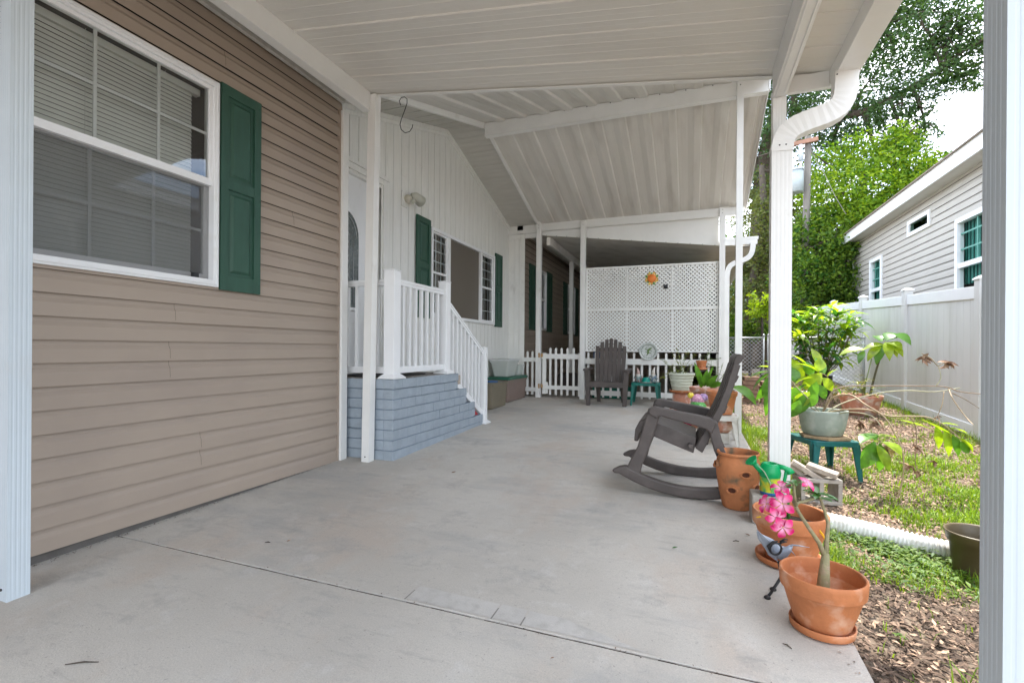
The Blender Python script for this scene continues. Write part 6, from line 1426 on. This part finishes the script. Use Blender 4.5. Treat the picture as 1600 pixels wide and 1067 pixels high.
tree('bright_tree', tuple(mbp), [C(*q) for q in ((1300,258,Ym,32),(1345,245,Ym,36),(1390,235,Ym-1,34),(1430,262,Ym-1,30),(1465,262,Ym-1,18),(1490,268,Ym-2,14),(1320,300,Ym-1,42),(1375,290,Ym-1,42),(1425,295,Ym-1,34),(1275,300,Ym,30),(1455,285,Ym-2,22),(1345,335,Ym-1,40),(1290,345,Ym-1,36),(1480,256,Ym-2,12),(1500,256,Ym-2,9),(1400,325,Ym-1,30),(1405,222,Ym-1,16))],
     [([mbp, at(1332,430,Ym), at(1340,350,Ym), at(1350,290,Ym)], .2, .08), ([at(1340,350,Ym), at(1380,300,Ym-.5), at(1430,280,Ym-1)], .1, .04), ([at(1336,380,Ym), at(1310,320,Ym), at(1295,270,Ym)], .09, .03)],
     bright, 'bright yellow green tree standing in front of the dark oak', 2300, .115, 5, asp=.42)
Yl = 15.5
lb = at(1290, 540, Yl); lb.z = g0
tree('leafy_thicket', tuple(lb), [C(*q) for q in ((1265,385,Yl,34),(1300,380,Yl,34),(1330,390,Yl,30),(1290,425,Yl,40),(1325,440,Yl,34),(1255,430,Yl,36),(1300,470,Yl,36),(1260,480,Yl,36),(1335,480,Yl,26),(1275,345,Yl+.5,24),(1345,360,Yl+.5,26),(1370,345,Yl+1,24),(1240,360,Yl+.5,24),(1245,505,Yl,30))],
     [([lb, at(1288,470,Yl), at(1280,400,Yl)], .12, .05), ([at(1290,540,Yl), at(1310,450,Yl), at(1325,390,Yl)], .1, .04)], mid, 'mid green thicket filling the space above the white fence', 3000, .105, 8, cat='shrub')
Yv = 18.5
vb = at(1165, 540, Yv); vb.z = g0
tree('vine_covered_tree', tuple(vb), [C(*q) for q in ((1185,345,Yv,34),(1215,320,Yv,32),(1200,390,Yv,38),(1172,420,Yv,38),(1225,430,Yv,36),(1190,465,Yv,38),(1230,380,Yv,30),(1160,480,Yv,36),(1210,500,Yv,30),(1140,410,Yv+1,34),(1240,330,Yv,26),(1235,280,Yv+1,24),(1178,290,Yv+1,26))],
     [([vb, at(1180,420,Yv), at(1192,330,Yv), at(1190,260,Yv+.5)], .18, .08)], olive, 'olive brown vine-draped tree behind the chain-link gate', 2100, .11, 13)
# continuous dark woodland behind (separate trees)
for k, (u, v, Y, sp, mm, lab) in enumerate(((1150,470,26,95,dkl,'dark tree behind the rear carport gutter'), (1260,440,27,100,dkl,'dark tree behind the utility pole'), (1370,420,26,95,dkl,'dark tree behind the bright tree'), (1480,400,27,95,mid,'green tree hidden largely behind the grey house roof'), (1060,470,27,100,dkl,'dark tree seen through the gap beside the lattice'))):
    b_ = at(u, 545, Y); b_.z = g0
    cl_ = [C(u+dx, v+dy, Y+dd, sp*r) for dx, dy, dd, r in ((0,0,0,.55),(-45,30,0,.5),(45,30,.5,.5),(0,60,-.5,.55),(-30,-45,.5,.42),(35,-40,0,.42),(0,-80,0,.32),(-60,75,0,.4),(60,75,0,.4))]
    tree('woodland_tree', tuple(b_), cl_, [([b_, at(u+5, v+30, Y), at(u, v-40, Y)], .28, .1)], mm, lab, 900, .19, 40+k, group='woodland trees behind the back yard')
# small chartreuse tree and shrubs by the far gate
b_ = at(1190, 560, 13.5); b_.z = g0
tree('chartreuse_shrub', tuple(b_), [C(1186,470,13.5,17), C(1197,476,13.5,15), C(1180,482,13.5,12), C(1192,488,13.5,14), C(1210,480,13.5,14)], [([b_, at(1191,520,13.5), at(1190,480,13.5)], .04, .02)], char, 'small chartreuse tree above the far end of the white fence', 4200, .085, 17, cat='shrub')
b_ = at(1172, 560, 14); b_.z = g0
tree('green_shrub', tuple(b_), [C(1172,500,14,18), C(1160,515,14,18), C(1180,520,14,18), C(1150,505,14,18), C(1135,515,14.5,20)], [([b_, at(1172,520,14)], .04, .02)], mid, 'rounded green shrub behind the chain-link fence', 3600, .08, 18, cat='shrub')
# utility pole with transformer
pb = at(1254, 545, 15.7); pb.z = g0; top = at(1263, 214, 15.7)
t = thing('utility_pole', tuple(pb), 'weathered wooden utility pole leaning slightly in front of the trees', 'utility pole')
mb = MB(); mb.tube([pb, pb.lerp(top, .5), top], [.10,.095,.085], 14); part('pole', mb, 'pole', t)
mb = MB(); c1 = at(1262, 222, 15.6); mb.bar(c1+Vector((-.65,0,-.04)), c1+Vector((.25,0,.05)), .09, .11); part('crossarm', mb, pbr('crossarm', (.30,.17,.12), .9, .2), t)
c = at(1245, 283, 15.5); mb = MB(); mb.tube([c-Vector((0,0,.32)), c+Vector((0,0,.28))], .17, 20); mb.tube([c+Vector((0,0,.28)), c+Vector((0,0,.33))], [.185,.16], 20); tr = part('transformer', mb, pbr('transformer_grey', (.36,.41,.43), .5, .08), t)
mb = MB()
for dx in (-.12, .12): mb.tube([c+Vector((dx*.8,0,.33)), c+Vector((dx*.8,0,.48))], [.045,.028], 10)
part('bushing', mb, pbr('porcelain', (.55,.57,.6), .3), tr)
c2 = at(1248, 238, 15.55)
for dx in (-.25, .05): mb = MB(); mb.tube([c2+Vector((dx,0,-.25)), c2+Vector((dx,0,.2))], [.06,.05], 10); part('insulator', mb, pbr('insulator', (.45,.50,.55), .3), t)
for k, (a, b) in enumerate(((at(1263,225,15.7), at(1322,335,13.2)), (at(1258,222,15.7), Vector((-14, 26, 7.6))))):
    mb = MB(); mid_ = a.lerp(b, .5)-Vector((0,0,.25*k)); mb.tube([a, a.lerp(mid_, .5)-Vector((0,0,.06)), mid_, b.lerp(mid_, .5)-Vector((0,0,.06)), b], .007, 6)
    part(('guy_wire','power_line')[k], mb, 'pole', t)

# ================================================================== ground cover
def inyard(x, y): return (x > XE+.03)
def blocked(x, y): return ((x-1.445)**2+(y-3.27)**2 < .012) or (abs(x-.88) < .14 and abs(y-4.15) < .09) or (x-2.42)**2+(y-8.75)**2 < .06 or (abs(y-3.5) < .04 and x < 1.5)
def fbm(x, y, s, o=0): return noise.noise(Vector((x*s, y*s, o)))+.5*noise.noise(Vector((x*s*2.3, y*s*2.3, o+3)))
rnd = random.Random(77)
def grassy(x, y):
    """how grassy the yard is at a point: 0 bare .. 1 dense"""
    g = .08+.85*fbm(x, y, 1.3, 4)
    if y < 2.9 and x < 1.2: g -= .65*(1 if y < 2.5 else (2.9-y)/.4)               # mulch by the front corner
    if .58 < x < 1.5 and 2.8 < y < 3.46: g += .5                                 # green strip on the near side of the pipe
    if 1.35 < x < 3.0 and 3.3 < y < 7.5: g += .30
    if x > 1.0 and y < 2.5: g += .25
    if 4.2 < y < 7.5 and x < 1.1: g += .28
    if 7.6 < y < 11: g -= .22
    if .62 < x < .8 and 2.5 < y < 8: g += .15
    return g
def zyard(x, y): return zg(x, y)+(.018*noise.noise(Vector((x*2.2, y*2.2, 0))) if XE < x < 6 and 0 < y < 14 else 0)
litter = MB(); dark = MB()
def chip(mb, x, y, l_, w_, a, tilt, zoff):
    z = zyard(x, y)+zoff; c_, s_ = math.cos(a), math.sin(a); b = len(mb.v); t1, t2 = rnd.uniform(-tilt, tilt), rnd.uniform(-tilt, tilt); cu = rnd.uniform(0,.35)*w_
    for (p, q, r) in ((-1,0,0),(0,-1,cu),(1,0,0),(0,1,cu)):
        mb.v.append((x+p*l_*.5*c_-q*w_*.5*s_, y+p*l_*.5*s_+q*w_*.5*c_, z+abs(t1)*l_*.5+p*t1*l_*.5+q*t2*w_*.5+abs(t2)*w_*.5+r))
    mb.f.append([b, b+1, b+2, b+3]); mb.m.append(0); mb.sm.append(False)
for _ in range(95000):
    y = .7+(rnd.random()**1.7)*10.5; x = XE+.02+rnd.random()*(2.6 if y > 2 else 1.6)
    if blocked(x, y): continue
    g = grassy(x, y); near = y < 3.0 and x < 1.6
    if rnd.random() < (g-.25)*.9: continue
    sc = 1 if y < 4 else 1.25
    if near and rnd.random() < .80: chip(dark, x, y, rnd.uniform(.02,.055)*sc, rnd.uniform(.006,.018), rnd.uniform(0,6.3), .35, rnd.uniform(.0,.014))
    else: chip(litter, x, y, rnd.uniform(.013,.04)*sc*(1.15 if near else 1), rnd.uniform(.006,.017)*sc, rnd.uniform(0,6.3), .4, rnd.uniform(.002,.018))
_z = zyard
def zyard(x, y): return zs(y)+.001 if x < XE else _z(x, y)
for _ in range(170): chip(litter if rnd.random() < .5 else dark, XE-.004-abs(rnd.gauss(0,.035)), 1.0+rnd.random()**1.3*7, rnd.uniform(.006,.02), rnd.uniform(.004,.009), rnd.uniform(0,6.3), .25, .001)
for _ in range(330): chip(dark, -2.925+abs(rnd.gauss(0,.012)), .6+rnd.random()*2.9, rnd.uniform(.005,.014), rnd.uniform(.003,.007), rnd.uniform(0,6.3), .25, .001)
for _ in range(60): x_ = rnd.uniform(-2.8,.4); chip(dark, x_, J1(x_)+rnd.gauss(0,.008), rnd.uniform(.004,.011), rnd.uniform(.003,.006), rnd.uniform(0,6.3), .2, .001)
solo('leaf_litter', litter, ['litter'], (0,0,0), 'dry tan leaf litter scattered over the yard soil', 'leaf litter', kind='stuff')
solo('mulch', dark, ['litterd'], (0,0,0), 'dark damp mulch and dead leaves beside the front corner of the slab', 'mulch', kind='stuff')
gr = MB(); wd = MB()
def blade(mb, x, y, h, w_, a, lean):
    z = zyard(x, y)-.004; c_, s_ = math.cos(a), math.sin(a); b = len(mb.v); lx, ly = c_*lean, s_*lean; px, py = -s_*w_*.5, c_*w_*.5
    mb.v += [(x-px, y-py, z), (x+px, y+py, z), (x+lx*.35*h+px*.8, y+ly*.35*h+py*.8, z+h*.55), (x+lx*.35*h-px*.8, y+ly*.35*h-py*.8, z+h*.55), (x+lx*h, y+ly*h, z+h*(1-.35*lean))]
    mb.f += [[b, b+1, b+2, b+3], [b+3, b+2, b+4]]; mb.m += [0, 0]; mb.sm += [False, False]
nb_ = 0
while nb_ < 60000:
    y = .75+(rnd.random()**1.55)*10; x = XE+.03+rnd.random()*(2.6 if y > 2 else 1.5)
    nb_ += 1
    if blocked(x, y): continue
    g = grassy(x, y)+.35*fbm(x, y, 7, 9)
    if rnd.random() > max(.015, (g-.18)*1.25): continue
    for _ in range(3):
        blade(gr, x+rnd.gauss(0,.012), y+rnd.gauss(0,.012), rnd.uniform(.025,.085)*(1.35 if g > .75 else 1), rnd.uniform(.003,.0065)*(1 if y < 4 else 1.5), rnd.uniform(0,6.3), rnd.uniform(.15,.9))
for _ in range(3000):                                            # longer tufts along the slab edge and fence
    if rnd.random() < .5: x, y = XE+.04+abs(rnd.gauss(0,.05)), rnd.uniform(3.7,8)
    else: x, y = 3.1-abs(rnd.gauss(0,.08)), rnd.uniform(3,11)
    blade(gr, x, y, rnd.uniform(.05,.16), .006, rnd.uniform(0,6.3), rnd.uniform(.1,.7))
solo('grass', gr, ['grass'], (0,0,0), 'patchy bright green grass growing through the leaf litter', 'grass', kind='stuff')
for _ in range(900):
    if rnd.random() < .55:
        x = rnd.uniform(.60,1.35); y = 3.44-abs(rnd.gauss(0,.26))
    else: x, y = XE+.05+rnd.random()*2.4, 1.2+rnd.random()*6
    if blocked(x, y) or (grassy(x, y) < .35 and rnd.random() < .8) or (y < 2.3 and x < 1.1): continue
    z = zyard(x, y); h = rnd.uniform(.02,.07); n = rnd.randrange(3, 7)
    for k in range(n): a = rnd.uniform(0,6.3); wd.leaf((x, y, z+h*rnd.random()), (math.cos(a), math.sin(a), rnd.uniform(.1,.8)), (0,0,1), rnd.uniform(.025,.055), rnd.uniform(.010,.022), bend=.3, seg=2)
solo('weeds', wd, ['weed'], (0,0,0), 'low broadleaf weeds along the corrugated pipe and through the grass', 'weeds', kind='stuff')
# taller grass clump at the right foreground
t = thing('grass_clump', (.95, 1.85, zg(.95,1.85)), 'clump of tall arching grass in the mulch near the right edge', 'grass clump')
mb = MB()
for _ in range(70):
    x, y = .93+rnd.gauss(0,.05), 1.88+rnd.gauss(0,.10); blade(mb, x, y, rnd.uniform(.07,.19), .007, rnd.uniform(0,6.3), rnd.uniform(.2,1.0))
part('blades', mb, 'grass', t, stuff=True)
# far yard: coarse grass beyond the chain link, a few fallen leaves and twigs on the slab
fg = MB()
for _ in range(26000):
    x, y = rnd.uniform(-.2, 3.1), rnd.uniform(10.8, 15.5)
    if fbm(x, y, .5, 2) < -.25 and rnd.random() < .7: continue
    blade(fg, x, y, rnd.uniform(.03,.09), .014, rnd.uniform(0,6.3), rnd.uniform(.2,.9))
solo('far_grass', fg, [leafmat('dry_grass', (.16,.19,.05), (.30,.24,.10), .3)], (0,0,0), 'dry brownish grass beyond the chain-link fence', 'grass', kind='stuff')
def on_slab(u, v):
    d = at(u, v, 1.0)-Vector((0,0,H)); d = Vector((d.x, d.y, d.z)); tt = (H+SL*Y0)/(SL*d.y-d.z); return Vector((d.x*tt, d.y*tt, H+d.z*tt))
for (u, v, l_, an, kind) in ((128,1037,.050,.5,0),(705,739,.03,.3,1),(1050,857,.022,.2,2),(448,847,.018,1.1,1),(418,848,.014,.4,0),(1150,846,.016,.3,0),(1172,838,.02,2.8,1),(1230,1010,.016,2.4,0),(1168,795,.02,1.2,1),(860,1030,.01,.5,1)):
    p = on_slab(u, v); mb = MB(); d = Vector((math.cos(an), math.sin(an), 0))
    if kind == 0: mb.tube([p-d*l_+Vector((0,0,.003)), p+Vector((0,.004,.005)), p+d*l_+Vector((0,0,.003))], [.0015,.0025,.001], 6); solo('twig', mb, ['bark'], tuple(p), {128:'dark twig lying on the slab near the lower left corner',418:'tiny twig on the slab near the first joint',1150:'short twig beside the second pot saucer',1230:'twig on the slab in front of the front pot saucer'}[u], 'twig')
    else: mb.leaf(p+Vector((0,0,.004)), d, (0,0,1), l_*1.4, l_*.7, bend=-.4, seg=3, fold=.3); solo('fallen_leaf', mb, ['dead_leaf' if False else bpy.data.materials['dead_leaf'] if kind == 1 else bpy.data.materials['rose_leaf']], tuple(p), {705:'small dark fallen leaf in the middle of the slab',1050:'small green fallen leaf on the slab left of the pots',448:'small brown fallen leaf left of the middle of the slab',1172:'brown fallen leaf beside the second pot',1168:'brown fallen leaf behind the strawberry jar',860:'tiny brown leaf near the bottom edge'}[u], 'leaf')
# S hook under the carport edge
hk = at(633, 165, 3.56); t = thing('s_hook', (hk.x, 3.565, 3.15), 'black wire S hook hanging from the carport edge', 'hook')
mb = MB(); P_ = [at(u, v, 3.575) for u, v in ((626,165),(624,158),(627,153),(632,152),(636,155),(636,162),(632,174),(627,187),(625,195),(627,203),(633,208),(640,206),(644,200),(645,195))]; mb.tube(P_, .0035, 8); part('wire', mb, 'black', t)
# dark green tub and clutter behind the pickets
mb = MB(); mb.box(-1.66, -.98, 8.62, 8.95, zs(8.6), .335); solo('green_tub', mb, [pbr('green_tub', (.0,.12,.075), .5, .1)], (-1.32, 8.78, zs(8.6)), 'dark green tub behind the pickets under the slat-back chair', 'tub', bevel=.02)
mb = MB(); mb.box(-1.66, -1.50, 8.70, 8.8, .80, .96); solo('blue_box', mb, [pbr('blue_box', (.03,.09,.22), .5, .1)], (-1.58, 8.75, .80), 'small blue box seen through the gap under the lattice', 'box', bevel=.01)
mb = MB(); mb.box(-1.74, -1.44, 8.64, 8.86, zs(8.6), .80); solo('brown_cabinet', mb, [pbr('cabinet_brown', (.06,.045,.035), .7, .2)], (-1.6, 8.75, zs(8.6)), 'dark cabinet under the small blue box behind the pickets', 'cabinet', bevel=.01) if False else None
mb = MB(); mb.box(-2.55, -2.10, 9.6, 10.1, zs(9.8), .50); solo('grey_crate', mb, [pbr('crate_dark', (.07,.06,.055), .7, .2)], (-2.3, 9.85, zs(9.8)), 'dark crate standing behind the picket gate', 'crate', bevel=.02)
